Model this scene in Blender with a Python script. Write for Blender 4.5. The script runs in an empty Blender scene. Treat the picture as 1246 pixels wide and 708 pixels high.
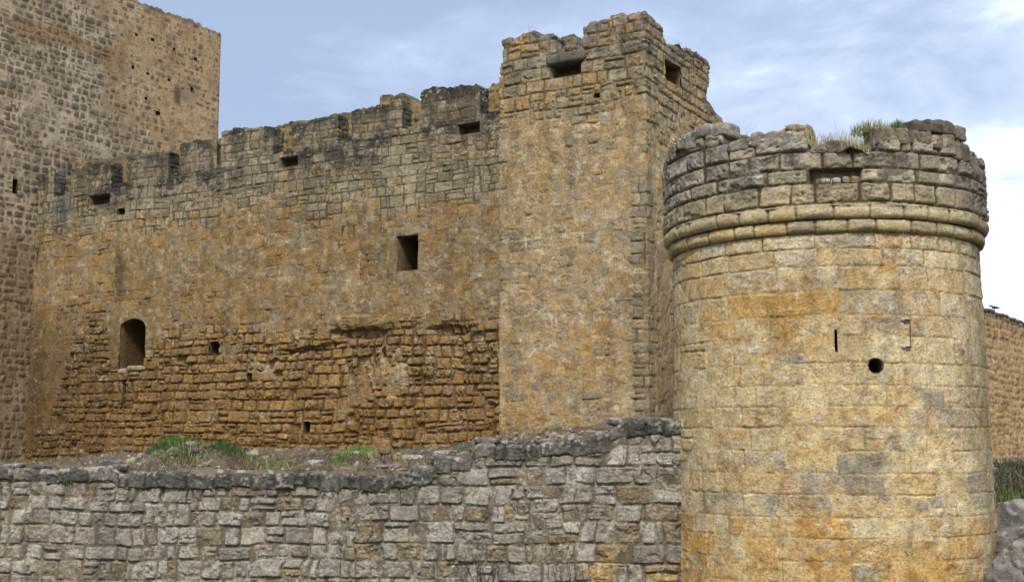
import bpy, math, random
import numpy as np
random.seed(7)
RS = np.random.RandomState(11)
SC = bpy.context.scene
COL = SC.collection
PI = math.pi

# ------------------------------------------------------------------ survey: camera and measured sight lines
EYE = np.array([0.0, 0.0, 1.65])
F = 1500.0
PITCH = math.atan(186/1500)
cp, sp = math.cos(PITCH), math.sin(PITCH)

def ray(u, v):
    x = (u-623)/F; y = -(v-354)/F
    return np.array([x, cp-y*sp, sp+y*cp])

def project(X, Y, Z):
    dz = Z-EYE[2]
    d = Y*cp+dz*sp
    return 623+F*X/d, 354-F*(-Y*sp+dz*cp)/d

class Plane:
    """vertical plane through a point, direction e (left to right seen from outside), n outward"""
    def __init__(s, P, e):
        s.P = np.array(P, float); e = np.array(e, float); s.e = e/np.hypot(*e)
        s.n = np.array([s.e[1], -s.e[0]])
    def hit(s, u, v):
        d = ray(u, v)
        t = np.dot(s.P-EYE[:2], s.n)/np.dot(d[:2], s.n)
        p = EYE+d*t
        return float(np.dot(p[:2]-s.P, s.e)), float(p[2])
    def pt(s, a, z=0, off=0):
        q = s.P+s.e*a+s.n*off
        return np.array([q[0], q[1], z])
    def prof(s, pts, off=0.0):
        """(u,v) points -> (s,z) arrays on the plane moved by off along n"""
        pl = Plane(s.P+s.n*off, s.e)
        q = [pl.hit(u, v) for u, v in pts]
        return np.array([a for a, b in q]), np.array([b for a, b in q])

# ------------------------------------------------------------------ noise
_T = RS.rand(8, 256, 256)
def vn(x, y, seed=0):
    x = np.asarray(x, float)+seed*17.31; y = np.asarray(y, float)+seed*5.77
    ix = np.floor(x).astype(np.int64); iy = np.floor(y).astype(np.int64)
    fx = x-ix; fy = y-iy
    fx = fx*fx*fx*(fx*(fx*6-15)+10); fy = fy*fy*fy*(fy*(fy*6-15)+10)
    T = _T[seed % 8]
    x0 = ix & 255; x1 = (ix+1) & 255; y0 = iy & 255; y1 = (iy+1) & 255
    a = T[x0, y0]*(1-fx)+T[x1, y0]*fx
    b = T[x0, y1]*(1-fx)+T[x1, y1]*fx
    return (a*(1-fy)+b*fy)*2-1
def fbm(x, y, o=4, seed=0, g=.5):
    t = 0; a = 1; n = 0
    for k in range(o):
        t = t+a*vn(x*2**k, y*2**k, seed+k); n += a; a *= g
    return t/n*1.6
def vn3(p, seed=0):
    return (vn(p[..., 0]+.37*p[..., 2], p[..., 1]-.51*p[..., 2], seed)+vn(p[..., 1]+3.1, p[..., 2]*1.1+.4*p[..., 0], seed+1)+vn(p[..., 2]-7, p[..., 0]+.3*p[..., 1], seed+2))/2
def ss(x, a, b):
    t = np.clip((x-a)/(b-a), 0, 1); return t*t*(3-2*t)
def lin(r, g, b, k=.78):
    m_ = (r+g+b)/3.; q_ = .92 if r > b+12 else 1.
    c = np.array([m_+(r-m_)*q_, m_+(g-m_)*q_, m_+(b-m_)*q_])/255.
    return np.where(c <= .04045, c/12.92, ((c+.055)/1.055)**2.4)*k
def mix(a, b, t):
    return a*(1-t[..., None])+b*t[..., None]
def h01(i, j, k=0):
    v = np.sin(i*127.1+j*311.7+k*74.7)*43758.5453
    return v-np.floor(v)

# ------------------------------------------------------------------ masonry layout
class Layout:
    """irregular coursed masonry; ev() gives the signed distance to the stone edge and random numbers per stone"""
    def __init__(s, seed, z0, z1, hr, lr, s0, s1, warp=.03, split=.2, rag=.2):
        r = np.random.RandomState(seed); s.seed = seed
        z = [z0]
        while z[-1] < z1: z.append(z[-1]+r.uniform(*hr))
        s.z = np.array(z); s.cuts = []
        for i in range(len(z)):
            c = [s0-r.uniform(0, lr[1])]
            while c[-1] < s1+lr[1]: c.append(c[-1]+r.uniform(*lr)*(1.35 if r.rand() < .15 else 1))
            s.cuts.append(np.array(c))
        s.warp = warp; s.split = split; s.rag = rag
    def ev(s, S, Z, rnd=.04, joint=.01):
        sd = s.seed
        w = s.warp
        Zw = Z+w*vn(S*.55, Z*.8, sd)+w*.45*vn(S*2.3, Z*1.2, sd+1)+.007*vn(S*11, Z*11, sd+4)
        Sw = S+w*.9*vn(S*1.1, Z*3.1, sd+2)+.010*vn(S*9, Z*9, sd+3)
        i = np.clip(np.searchsorted(s.z, Zw)-1, 0, len(s.z)-2)
        a0 = np.zeros_like(Sw); a1 = np.ones_like(Sw); jj = np.zeros_like(Sw)
        for k in np.unique(i):
            m = i == k; c = s.cuts[k]
            j = np.clip(np.searchsorted(c, Sw[m])-1, 0, len(c)-2)
            a0[m] = c[j]; a1[m] = c[j+1]; jj[m] = j
        b0 = s.z[i]; b1 = s.z[i+1]
        i = i.astype(float)
        r = h01(i, jj, sd)
        r2 = h01(i, jj, sd+9)
        # some cells are two stones stacked, some two side by side, some share a small pinning stone
        m = (r < s.split)
        cut = b0+(b1-b0)*(.35+.35*r2)
        up = m & (Zw > cut); dn = m & ~up
        b0 = np.where(up, cut, b0); b1 = np.where(dn, cut, b1); jj = jj+np.where(up, .37, 0)
        m2 = (r > 1-s.split*.7)
        cs = a0+(a1-a0)*(.3+.45*r2)
        rt = m2 & (Sw > cs); lf = m2 & ~rt
        a0 = np.where(rt, cs, a0); a1 = np.where(lf, cs, a1); jj = jj+np.where(rt, .61, 0)
        r1 = h01(i, jj, sd+1); r2 = h01(i, jj, sd+2); r3 = h01(i, jj, sd+3); r4 = h01(i, jj, sd+4)
        # ragged size: shrink each edge a little by its own random amount
        q = s.rag*.09
        e0 = a0+q*r2; e1 = a1-q*r3; f0 = b0+q*.6*r4; f1 = b1-q*.6*r1
        cs = (e0+e1)/2; cz = (f0+f1)/2; hs = (e1-e0)/2-joint; hz = (f1-f0)/2-joint
        # slightly skewed outline
        ds = Sw-cs; dz = Zw-cz
        ds = ds+dz*(r3-.5)*.22; dz = dz+ds*(r2-.5)*.10
        rr = np.minimum(rnd*(.5+r4), np.minimum(hs, hz)*.95)
        qx = np.abs(ds)-(hs-rr); qz = np.abs(dz)-(hz-rr)
        sdf = np.hypot(np.maximum(qx, 0), np.maximum(qz, 0))+np.minimum(np.maximum(qx, qz), 0)-rr
        return sdf, ds, dz, r1, r2, r3, r4

class Mixed:
    """patches of masonry with different courses meeting along ragged joints"""
    def __init__(s, Ls, sc=.55):
        s.L = Ls; s.seed = Ls[0].seed; s.sc = sc
    def ev(s, S, Z, rnd=.04, joint=.01):
        A = s.L[0].ev(S, Z, rnd, joint)
        for k, l in enumerate(s.L[1:]):
            st = .30                                   # boundary follows blocky steps
            Sq = (np.floor(S/st+.25*vn(Z*5, Z*0, k))+.5)*st; Zq = (np.floor(Z/.27)+.5)*.27
            m = vn(Sq*s.sc+31*k, Zq*s.sc*1.5, k+3)
            B = l.ev(S, Z, rnd, joint)
            c = m > .08
            A = tuple(np.where(c, b, a) for a, b in zip(A, B))
            ds_ = np.abs(np.mod(S/st+.25*vn(Z*5, Z*0, k), 1)-.0); ds_ = np.minimum(ds_, 1-ds_)*st
            Sl = Sq-st; Sr = Sq+st
            ed = (vn(Sl*s.sc+31*k, Zq*s.sc*1.5, k+3) > .08) != c
            ed2 = (vn(Sr*s.sc+31*k, Zq*s.sc*1.5, k+3) > .08) != c
            near = (ed | ed2) & (ds_ < .03)
            sd = np.where(near, np.maximum(A[0], .012-ds_), A[0])
            A = (sd,)+A[1:]
        return A
def mason(L, S, Z, relief=.05, edge=.05, rough=.012, rnd=.04, joint=.01, off=.03, spall=.030, tilt=.16):
    sdf, ds, dz, r1, r2, r3, r4 = L.ev(S, Z, rnd, joint)
    p = np.clip(-sdf/edge, 0, 1); p = 1-(1-p)**2
    grit = .4+1.2*r4
    h = p*(relief+off*(r1-.5)+ds*(r2-.5)*tilt+dz*(r3-.5)*tilt+rough*fbm(S*7, Z*8, 4, L.seed)*grit+rough*.5*vn(S*30, Z*32, L.seed+2)*grit)
    h = h-spall*p*ss(fbm(S*3.3, Z*4.1, 3, L.seed+5)+(r3-.5)*.4, .45, .62)      # spalled faces
    return h, p, (r1, r2, r3, r4)

def grain(C, S, Z, nz1, nz2, r):
    """mottling: pores, crusts and stains whose strength changes from stone to stone and patch to patch"""
    a = fbm(S*6, Z*7, 3, 45); b = fbm(S*17, Z*19, 3, 46)
    k = .6+.8*ss(nz2, -.5, .5); q = .5+r[3]
    st_ = fbm(S*3.2+.3*vn(S*2, Z*2, 4), Z*.32, 4, 61); C = mix(C, C*.66, ss(st_+.4*nz1, .28, .9)*.55); C = mix(C, C*.8+.2*lin(215, 205, 180), ss(-st_+.4*nz2, .4, .9)*.3)
    C = C*(1+.13*a*k+.18*b*q)[..., None]
    C = mix(C, C*.45, ss(b+.35*a, .50, .85)*.75*ss(nz1*.4+.8*r[2], -.1, .8))
    C = mix(C, C*.3+lin(222, 212, 190)*.7, ss(-b+.4*a, .55, .9)*.55*ss(nz2*.5+.7*r[1], 0, .9))
    return C

# ------------------------------------------------------------------ materials
def stone_mat(name, bump=.5, scale=1., spec=.15, pits=.5):
    m = bpy.data.materials.new(name); m.use_nodes = True
    nt = m.node_tree; N = nt.nodes; Lk = nt.links; bs = N['Principled BSDF']
    bs.inputs['Roughness'].default_value = .93
    bs.inputs['Specular IOR Level'].default_value = spec
    at = N.new('ShaderNodeAttribute'); at.attribute_name = 'Col'
    tc = N.new('ShaderNodeTexCoord')
    n1 = N.new('ShaderNodeTexNoise'); n1.inputs['Scale'].default_value = 21*scale; n1.inputs['Detail'].default_value = 7; n1.inputs['Roughness'].default_value = .72
    n2 = N.new('ShaderNodeTexNoise'); n2.inputs['Scale'].default_value = 5*scale; n2.inputs['Detail'].default_value = 6
    n3 = N.new('ShaderNodeTexNoise'); n3.inputs['Scale'].default_value = 60*scale; n3.inputs['Detail'].default_value = 4
    vo = N.new('ShaderNodeTexVoronoi'); vo.inputs['Scale'].default_value = 26*scale
    for n in (n1, n2, n3, vo): Lk.new(tc.outputs['Object'], n.inputs['Vector'])
    r1 = N.new('ShaderNodeMapRange'); r1.inputs['From Min'].default_value = .3; r1.inputs['From Max'].default_value = .7; r1.inputs['To Min'].default_value = .62; r1.inputs['To Max'].default_value = 1.36
    Lk.new(n1.outputs['Fac'], r1.inputs['Value'])
    r2 = N.new('ShaderNodeMapRange'); r2.inputs['From Min'].default_value = .3; r2.inputs['From Max'].default_value = .7; r2.inputs['To Min'].default_value = .8; r2.inputs['To Max'].default_value = 1.2
    Lk.new(n2.outputs['Fac'], r2.inputs['Value'])
    mu = N.new('ShaderNodeMath'); mu.operation = 'MULTIPLY'; Lk.new(r1.outputs[0], mu.inputs[0]); Lk.new(r2.outputs[0], mu.inputs[1])
    sc = N.new('ShaderNodeVectorMath'); sc.operation = 'SCALE'; Lk.new(at.outputs['Color'], sc.inputs[0]); Lk.new(mu.outputs[0], sc.inputs['Scale'])
    Lk.new(sc.outputs[0], bs.inputs['Base Color'])
    ad = N.new('ShaderNodeMath'); ad.operation = 'MULTIPLY_ADD'; Lk.new(n3.outputs['Fac'], ad.inputs[0]); ad.inputs[1].default_value = .45; Lk.new(n1.outputs['Fac'], ad.inputs[2])
    pr = N.new('ShaderNodeMapRange'); pr.inputs['From Min'].default_value = .0; pr.inputs['From Max'].default_value = .3; pr.inputs['To Min'].default_value = -pits; pr.inputs['To Max'].default_value = 0
    Lk.new(vo.outputs['Distance'], pr.inputs['Value'])
    a2 = N.new('ShaderNodeMath'); a2.operation = 'ADD'; Lk.new(ad.outputs[0], a2.inputs[0]); Lk.new(pr.outputs[0], a2.inputs[1])
    bp = N.new('ShaderNodeBump'); bp.inputs['Strength'].default_value = bump; bp.inputs['Distance'].default_value = .035
    Lk.new(a2.outputs[0], bp.inputs['Height']); Lk.new(bp.outputs[0], bs.inputs['Normal'])
    return m
def plant_mat(name):
    m = bpy.data.materials.new(name); m.use_nodes = True
    nt = m.node_tree; N = nt.nodes; bs = N['Principled BSDF']; bs.inputs['Roughness'].default_value = .7
    at = N.new('ShaderNodeAttribute'); at.attribute_name = 'Col'
    no = N.new('ShaderNodeTexNoise'); no.inputs['Scale'].default_value = 9
    tc = N.new('ShaderNodeTexCoord'); nt.links.new(tc.outputs['Object'], no.inputs['Vector'])
    r1 = N.new('ShaderNodeMapRange'); r1.inputs['To Min'].default_value = .6; r1.inputs['To Max'].default_value = 1.4
    nt.links.new(no.outputs['Fac'], r1.inputs['Value'])
    sc = N.new('ShaderNodeVectorMath'); sc.operation = 'SCALE'; nt.links.new(at.outputs['Color'], sc.inputs[0]); nt.links.new(r1.outputs[0], sc.inputs['Scale'])
    nt.links.new(sc.outputs[0], bs.inputs['Base Color'])
    bs.inputs['Subsurface Weight'].default_value = 0
    return m
def plain_mat(name, c, rough=.6, metal=0):
    m = bpy.data.materials.new(name); m.use_nodes = True
    nt = m.node_tree; N = nt.nodes; bs = N['Principled BSDF']
    bs.inputs['Roughness'].default_value = rough; bs.inputs['Metallic'].default_value = metal
    no = N.new('ShaderNodeTexNoise'); no.inputs['Scale'].default_value = 40
    cr = N.new('ShaderNodeValToRGB'); cr.color_ramp.elements[0].color = (*[x*.6 for x in c], 1); cr.color_ramp.elements[1].color = (*[min(1, x*1.3) for x in c], 1)
    nt.links.new(no.outputs['Fac'], cr.inputs[0]); nt.links.new(cr.outputs[0], bs.inputs['Base Color'])
    return m
M_wall = stone_mat('weathered_masonry', .95)
M_smooth = stone_mat('dressed_limestone', .85, 1.0, pits=.9)
M_far = stone_mat('distant_masonry', .8, .7)
M_rock = stone_mat('lichened_rock', 1., .9, pits=.5)
M_soil = stone_mat('stony_soil', .9, .8, pits=.2)
M_plant = plant_mat('leaves_and_stems')

# ------------------------------------------------------------------ objects
def tag(o, label=None, cat=None, group=None, kind=None):
    if label: o['label'] = label
    if cat: o['category'] = cat
    if group: o['group'] = group
    if kind: o['kind'] = kind
    return o
def thing(name, loc, label, cat, group=None):
    o = bpy.data.objects.new(name, None); COL.objects.link(o); o.location = [float(x) for x in loc]
    o.empty_display_size = .3
    return tag(o, label, cat, group)
WL = {}   # world location of each object
def wloc(o):
    p = np.array(o.location)
    while o.parent is not None:
        o = o.parent; p = p+np.array(o.location)
    return p
def mesh(name, V, Fc, C, mat, parent=None, smooth=True, origin=None, label=None):
    V = np.asarray(V, float); Fc = np.asarray(Fc)
    me = bpy.data.meshes.new(name)
    k = Fc.shape[1]
    used = np.zeros(len(V), bool); used[Fc.ravel()] = True
    idx = np.cumsum(used)-1
    V = V[used]; Fc = idx[Fc]
    if C is not None:
        C = np.asarray(C, float)
        if C.ndim == 1: C = np.tile(C, (len(used), 1))
        C = C[used]
    if origin is None:
        org = np.array([V[:, 0].mean(), V[:, 1].mean(), V[:, 2].min()])
    else: org = np.array(origin, float)
    me.vertices.add(len(V)); me.vertices.foreach_set('co', (V-org).astype(np.float32).ravel())
    me.loops.add(len(Fc)*k); me.loops.foreach_set('vertex_index', Fc.astype(np.int32).ravel())
    me.polygons.add(len(Fc)); me.polygons.foreach_set('loop_start', (np.arange(len(Fc))*k).astype(np.int32))
    me.update(calc_edges=True)
    if smooth: me.polygons.foreach_set('use_smooth', np.ones(len(Fc), bool))
    if C is not None:
        a = me.color_attributes.new('Col', 'FLOAT_COLOR', 'POINT')
        c4 = np.ones((len(V), 4), np.float32); c4[:, :3] = np.clip(C, 0, .9)
        a.data.foreach_set('color', c4.ravel())
    me.validate(clean_customdata=False)
    me.materials.append(mat)
    o = bpy.data.objects.new(name, me); COL.objects.link(o)
    if parent is not None:
        o.parent = parent; o.location = [float(x) for x in (org-wloc(parent))]
    else: o.location = [float(x) for x in org]
    if label: o['label'] = label
    return o
def quads(n, m, closed=False):
    """n columns x m rows, vertex index i*m+j"""
    i = np.arange(n if closed else n-1); j = np.arange(m-1)
    I, J = np.meshgrid(i, j, indexing='ij'); I2 = (I+1) % n
    return np.stack([I*m+J, I2*m+J, I2*m+J+1, I*m+J+1], -1)
def rail(pts, step, closed=False, blur=3):
    """resample a polyline; returns P, N (outward = right-hand of travel), s"""
    pts = [np.array(p, float)[:2] for p in pts]
    if closed: pts = pts+[pts[0]]
    P = []; E = []
    for a, b in zip(pts[:-1], pts[1:]):
        l = np.hypot(*(b-a)); k = max(2, int(round(l/step)))
        e = (b-a)/l
        for t in range(k):
            P.append(a+(b-a)*t/k); E.append(e)
    if not closed: P.append(pts[-1]); E.append(E[-1])
    P = np.array(P); E = np.array(E)
    N = np.stack([E[:, 1], -E[:, 0]], 1)
    if closed:
        for _ in range(blur): N = (np.roll(N, 1, 0)+N+np.roll(N, -1, 0))/3
        N /= np.hypot(N[:, 0], N[:, 1])[:, None]
        d = np.hypot(*(np.roll(P, -1, 0)-P).T); s = np.concatenate([[0], np.cumsum(d)[:-1]])
    else:
        for _ in range(blur):
            Np = np.vstack([N[:1], N, N[-1:]]); N = (Np[:-2]+Np[1:-1]+Np[2:])/3
        N /= np.hypot(N[:, 0], N[:, 1])[:, None]
        d = np.hypot(*(P[1:]-P[:-1]).T); s = np.concatenate([[0], np.cumsum(d)])
    return P, N, s
def sheet(name, parent, P, N, s, z0, top, step, fn, mat, T, closed=False, capn=6, capfn=None, back=True, seed=1, label=None):
    """masonry wall surface along a rail, cap across the top to T, optional back face"""
    zmax = float(np.max(top)); m = max(3, int((zmax-z0)/step)+2)
    zs = np.linspace(z0, zmax, m); n = len(P)
    S, Z = np.meshgrid(s, zs, indexing='ij')
    tp = np.broadcast_to(top[:, None], Z.shape)
    Zc = np.minimum(Z, tp)
    h, C, cut = fn(S, Zc, P, tp)
    ex = ss(Zc, tp-.06, tp)*.02              # worn upper arris
    X = P[:, 0, None]+N[:, 0, None]*(h-ex); Y = P[:, 1, None]+N[:, 1, None]*(h-ex)
    V = np.stack([X, Y, Zc], -1)
    rows = [V]; cols = [C]
    Vt = V[:, -1]; Ct = C[:, -1]
    for k in range(1, capn+1):
        f = k/capn
        xy = Vt[:, :2]*(1-f)+T*f
        zz = top+.03*f*fbm(xy[:, 0]*3, xy[:, 1]*3, 3, seed)*(1 if k < capn else .3)
        rows.append(np.stack([xy[:, 0], xy[:, 1], zz], -1)[:, None]); cols.append(Ct[:, None]*(.85+.15*vn(xy[:, 0]*6, xy[:, 1]*6, seed))[:, None, None])
    mm = m+capn
    if back:
        rows.append(np.stack([T[:, 0], T[:, 1], np.full(n, z0)], -1)[:, None]); cols.append(Ct[:, None]); mm += 1
    V = np.concatenate(rows, 1); C = np.concatenate(cols, 1)
    Q = quads(n, mm, closed)
    n1 = Q.shape[0]
    keep = np.ones(Q.shape[:2], bool)
    at = Z >= tp-1e-9
    a = at; b = np.roll(at, -1, 0) if closed else at[1:]
    a = a[:n1]
    keep[:, :m-1] &= ~(a[:, :-1] & b[:, :-1])
    if cut is not None:
        cb = np.roll(cut, -1, 0) if closed else cut[1:]
        ca = cut[:n1]
        keep[:, :m-1] &= ~(ca[:, :-1] | ca[:, 1:] | cb[:, :-1] | cb[:, 1:])
    return mesh(name, V.reshape(-1, 3), Q[keep], C.reshape(-1, 3), mat, parent, label=label)
def near_on(P, sk):
    """nearest point on a skeleton polyline"""
    best = None; bd = None
    for a, b in zip(sk[:-1], sk[1:]):
        a = np.array(a[:2]); b = np.array(b[:2]); d = b-a
        t = np.clip(((P-a)@d)/max(1e-9, d@d), 0, 1); q = a+t[:, None]*d
        D = np.hypot(*(P-q).T)
        if best is None: best, bd = q, D
        else:
            m = D < bd; best = np.where(m[:, None], q, best); bd = np.minimum(bd, D)
    return best
def opening(name, parent, pl, s0, s1, z0, z1, depth, C, mat=M_wall, arch=0, label=None, splay=0., front=-.004):
    """recess cut into a wall: flange, jambs, sill, lintel and a back wall deep inside"""
    def outline(g, k=0.0):
        a0, a1, b0, b1 = s0-g+k, s1+g-k, z0-g+k, z1+g-k
        pts = [(a0, b0), (a1, b0)]
        if arch:
            c = (a0+a1)/2; r = (a1-a0)/2; zz = b1-arch
            for t in range(9):
                an = PI*t/8; pts.append((c+r*math.cos(an), zz+arch*math.sin(an)))
        else: pts += [(a1, b1), (a0, b1)]
        # subdivide
        out = []
        for p, q in zip(pts, pts[1:]+pts[:1]):
            k2 = max(1, int(math.hypot(q[0]-p[0], q[1]-p[1])/.05))
            for t in range(k2): out.append((p[0]+(q[0]-p[0])*t/k2, p[1]+(q[1]-p[1])*t/k2))
        return np.array(out)
    o = outline(0); n = len(o)
    cen = o.mean(0)
    g = .05
    outer = cen+(o-cen)*(1+g/np.maximum(.02, np.hypot(*(o-cen).T)))[:, None]
    ks = np.linspace(0, 1, 7)
    rings = [(outer, front-.001), (o, front)]
    for k in ks[1:]:
        rings.append((cen+(o-cen)*(1-splay*k), front-depth*k))
    V = []
    for q, off in rings:
        rough = .012*vn(q[:, 0]*14+off*9, q[:, 1]*14, 3) if off < front-.01 else np.zeros(n)
        for (a, z), rr in zip(q, rough):
            d = np.array([a, z])-cen; d /= np.hypot(*d)+1e-6
            V.append(pl.pt(a+d[0]*rr, z+d[1]*rr, off))
    V.append(pl.pt(cen[0], cen[1], front-depth)); V = np.array(V)
    Fq = []
    for r in range(len(rings)-1):
        for i in range(n):
            j = (i+1) % n; Fq.append((r*n+i, r*n+j, (r+1)*n+j, (r+1)*n+i))
    L0 = (len(rings)-1)*n
    for i in range(n): Fq.append((L0+i, L0+(i+1) % n, len(V)-1, len(V)-1))
    Cc = np.array(C)*(1+.25*vn(V[:, 2]*9, V[:, 0]*9+V[:, 1]*7, 5))[:, None]
    tri = []
    for f in Fq:
        tri.append(f[:3]);
        if f[3] != f[2]: tri.append((f[0], f[2], f[3]))
    return mesh(name, V, np.array(tri), Cc, mat, parent, smooth=False, label=label)
def block(name, parent, cen, ex, ey, ez, seed, C, mat=M_rock, res=.035, pw=4., rough=.06, spots=.3, label=None, origin=None, dark=None):
    """one weathered block of stone; ex ey ez are half-axis vectors"""
    ex, ey, ez = map(lambda a: np.array(a, float), (ex, ey, ez)); cen = np.array(cen, float)
    L = [np.linalg.norm(a) for a in (ex, ey, ez)]
    k = [int(np.clip(2*l/res, 4, 26)) for l in L]
    vs = {}; V = []; Q = []
    def vid(a, b, c):
        key = (a, b, c)
        if key not in vs:
            vs[key] = len(V); V.append((2*a/k[0]-1, 2*b/k[1]-1, 2*c/k[2]-1))
        return vs[key]
    for ax in range(3):
        u, w = (ax+1) % 3, (ax+2) % 3
        for side in (0, k[ax]):
            for i in range(k[u]):
                for j in range(k[w]):
                    q = []
                    for di, dj in ((0, 0), (1, 0), (1, 1), (0, 1)):
                        t = [0, 0, 0]; t[ax] = side; t[u] = i+di; t[w] = j+dj; q.append(vid(*t))
                    if side == 0: q.reverse()
                    Q.append(q)
    V = np.array(V)
    nr = (np.abs(V)**pw).sum(1)**(1/pw)
    U = V/nr[:, None]*1.02
    W = U[:, :1]*ex+U[:, 1:2]*ey+U[:, 2:]*ez
    sz = min(L)
    q = W*(.8/sz)+seed*3.7
    d = vn3(q*.6, seed)*.9+vn3(q*1.7, seed+1)*.5+vn3(q*4.5, seed+2)*.28+vn3(q*9, seed+3)*.14
    # a broken corner or two
    rr = np.random.RandomState(seed)
    for _ in range(2):
        dd = rr.randn(3); dd /= np.linalg.norm(dd)
        pr = U@dd; lim = .86+rr.rand()*.25
        U = U-np.maximum(0, pr-lim)[:, None]*dd*.55
    W = U[:, :1]*ex+U[:, 1:2]*ey+U[:, 2:]*ez
    W = W*(1+rough*1.5*d)[:, None]
    P = W+cen
    base = np.array(C)
    c = base*(1+.22*vn3(P*5, seed)+.18*vn3(P*16, seed+3))[:, None]
    up = ss(W[:, 2]/(abs(L[2])+1e-6), .2, 1.0)
    sp_ = ss(vn3(P*9, seed+5)+.5*vn3(P*23, seed+6)+up*.6, .45, .85)*spots
    c = mix(c, lin(205, 200, 188), sp_)
    if dark: c = mix(c, lin(52, 50, 48), ss(vn3(P*4, seed+2), 0, .5)*dark)
    return mesh(name, P, np.array(Q), c, mat, parent, label=label, origin=origin)

def grass(name, cen, rad, n, hgt, cols, seed, label, cat='grass tuft', group=None, spread=.35, wid=.006, ez=1., flowers=None, parent=None, zf=None, kind=None, sod=True):
    rr = np.random.RandomState(seed)
    V = []; Fq = []; C = []
    for i in range(n):
        a = rr.rand()*2*PI; r = rad*math.sqrt(rr.rand())
        x, y = r*math.cos(a), r*math.sin(a)*ez
        z = zf(cen[0]+x, cen[1]+y)-cen[2] if zf else 0
        h = hgt*(.35+.65*rr.rand())*(1-.4*r/rad); w = wid*(.6+.8*rr.rand())
        la = rr.rand()*2*PI; le = spread*h*(.2+rr.rand())
        fa = rr.rand()*PI; wx, wy = math.cos(fa)*w, math.sin(fa)*w
        c = np.array(cols[rr.randint(len(cols))])*(.7+.6*rr.rand())
        b = len(V)
        for k in range(4):
            t = k/3.; tt = t*t
            px, py, pz = x+math.cos(la)*le*tt, y+math.sin(la)*le*tt, z-.015+h*t*(1-.15*tt)
            ww = (1-t)**.7
            V += [(px-wx*ww, py-wy*ww, pz), (px+wx*ww, py+wy*ww, pz)]; C += [c, c]
        for k in range(3): Fq.append((b+2*k, b+2*k+1, b+2*k+3, b+2*k+2))
        if flowers is not None and rr.rand() < flowers[1]:
            b = len(V); q = flowers[2]
            for (dx, dy, dz) in ((-1, 0, 0), (0, -.7, -.6), (1, 0, 0), (0, .7, .6)):
                V.append((px+dx*q, py+dy*q, pz+dz*q)); C.append(np.array(flowers[0])*(.8+.3*rr.rand()))
            Fq.append((b, b+1, b+2, b+3))
    if sod:
        b = len(V)
        for k in range(5):
            r = rad*1.02*k/4
            for q_ in range(14):
                a = q_*PI/7; x, y = r*math.cos(a), r*math.sin(a)*ez
                V.append((x, y, (zf(cen[0]+x, cen[1]+y)-cen[2] if zf else 0)+.035*(1-(k/4)**2)-.03+.012*rr.rand())); C.append(lin(104, 90, 62)*(.7+.5*rr.rand()))
        for k in range(4):
            for q_ in range(14): Fq.append((b+k*14+q_, b+k*14+(q_+1) % 14, b+k*14+14+(q_+1) % 14, b+k*14+14+q_))
    V = np.array(V)+np.array(cen)
    o = mesh(name, V, np.array(Fq), np.array(C), M_plant, parent, smooth=False, origin=cen)
    if kind: tag(o, label, cat, group, kind)
    else: tag(o, label, cat, group)
    return o
def twig(name, cen, seed, n, hgt, label, cat, lean=.3, col=lin(70, 55, 42), th=.006, group=None, dirn=None):
    rr = np.random.RandomState(seed); V = []; Fq = []
    def tube(pts, r0):
        b0 = len(V)
        for k, p in enumerate(pts):
            r = r0*(1-.75*k/(len(pts)-1))
            for q in range(4):
                a = q*PI/2; V.append((p[0]+r*math.cos(a), p[1]+r*math.sin(a), p[2]))
        for k in range(len(pts)-1):
            for q in range(4):
                Fq.append((b0+k*4+q, b0+k*4+(q+1) % 4, b0+k*4+4+(q+1) % 4, b0+k*4+4+q))
    def branch(p, d, l, r, lev):
        pts = [np.array(p)]
        for k in range(6):
            d = d+rr.randn(3)*.13; d /= np.linalg.norm(d); pts.append(pts[-1]+d*l/6)
            if lev < 2 and k > 1 and rr.rand() < .6:
                nd = d+rr.randn(3)*.5; nd[2] = abs(nd[2])*.8; nd /= np.linalg.norm(nd); branch(pts[-1], nd, l*.45, r*.55, lev+1)
        tube(pts, r)
    for i in range(n):
        d = np.array([rr.randn()*lean, rr.randn()*lean*.5, 1.]); d = d/np.linalg.norm(d)
        if dirn is not None: d = np.array(dirn)+rr.randn(3)*lean*.5; d /= np.linalg.norm(d)
        branch(np.array(cen)+np.array([rr.randn()*.05, rr.randn()*.05, -.02]), d, hgt*(.6+.5*rr.rand()), th, 0)
    o = mesh(name, V, np.array(Fq), np.array(col), M_plant, None, origin=cen)
    return tag(o, label, cat, group)

# ================================================================== wall lines
R30 = (math.cos(PI/6), -.5)                       # direction of the long wall and of the tower fronts
KS = 1.1                                          # distance factor of the buildings behind the terrace
LW = Plane((-14.1*KS, 36.0*KS), R30)                    # long curtain wall
ST = Plane((-.0093*26.6*KS, 26.6*KS), R30)              # square tower, front
st_w = 3.47*KS
SR = Plane(ST.P+ST.e*st_w, (.5, math.cos(PI/6)))  # square tower, right side
st_d = 3.55*KS
KT = Plane((-14.1*KS, 36.0*KS), (.5, math.cos(PI/6)))   # left tower, the side that faces us
RC = np.array([5.91, 23.26]); RR = 2.885           # round tower
RW = Plane((3.30, 22.75), (math.cos(math.radians(8)), -math.sin(math.radians(8))))   # retaining wall
FW = Plane((12.65, 33.0), (.565, .825))           # far wall
UW = Plane((4.3*KS, 28.15*KS), R30)                     # ruined stretch behind the square tower
GZ = -1.25                                        # ground at the foot of the walls

def inter(pl, pts, off=0):
    a, z = pl.prof(pts, off)
    o = np.argsort(a); a, z = a[o], z[o]
    return lambda s: np.interp(s, a, z)

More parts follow.
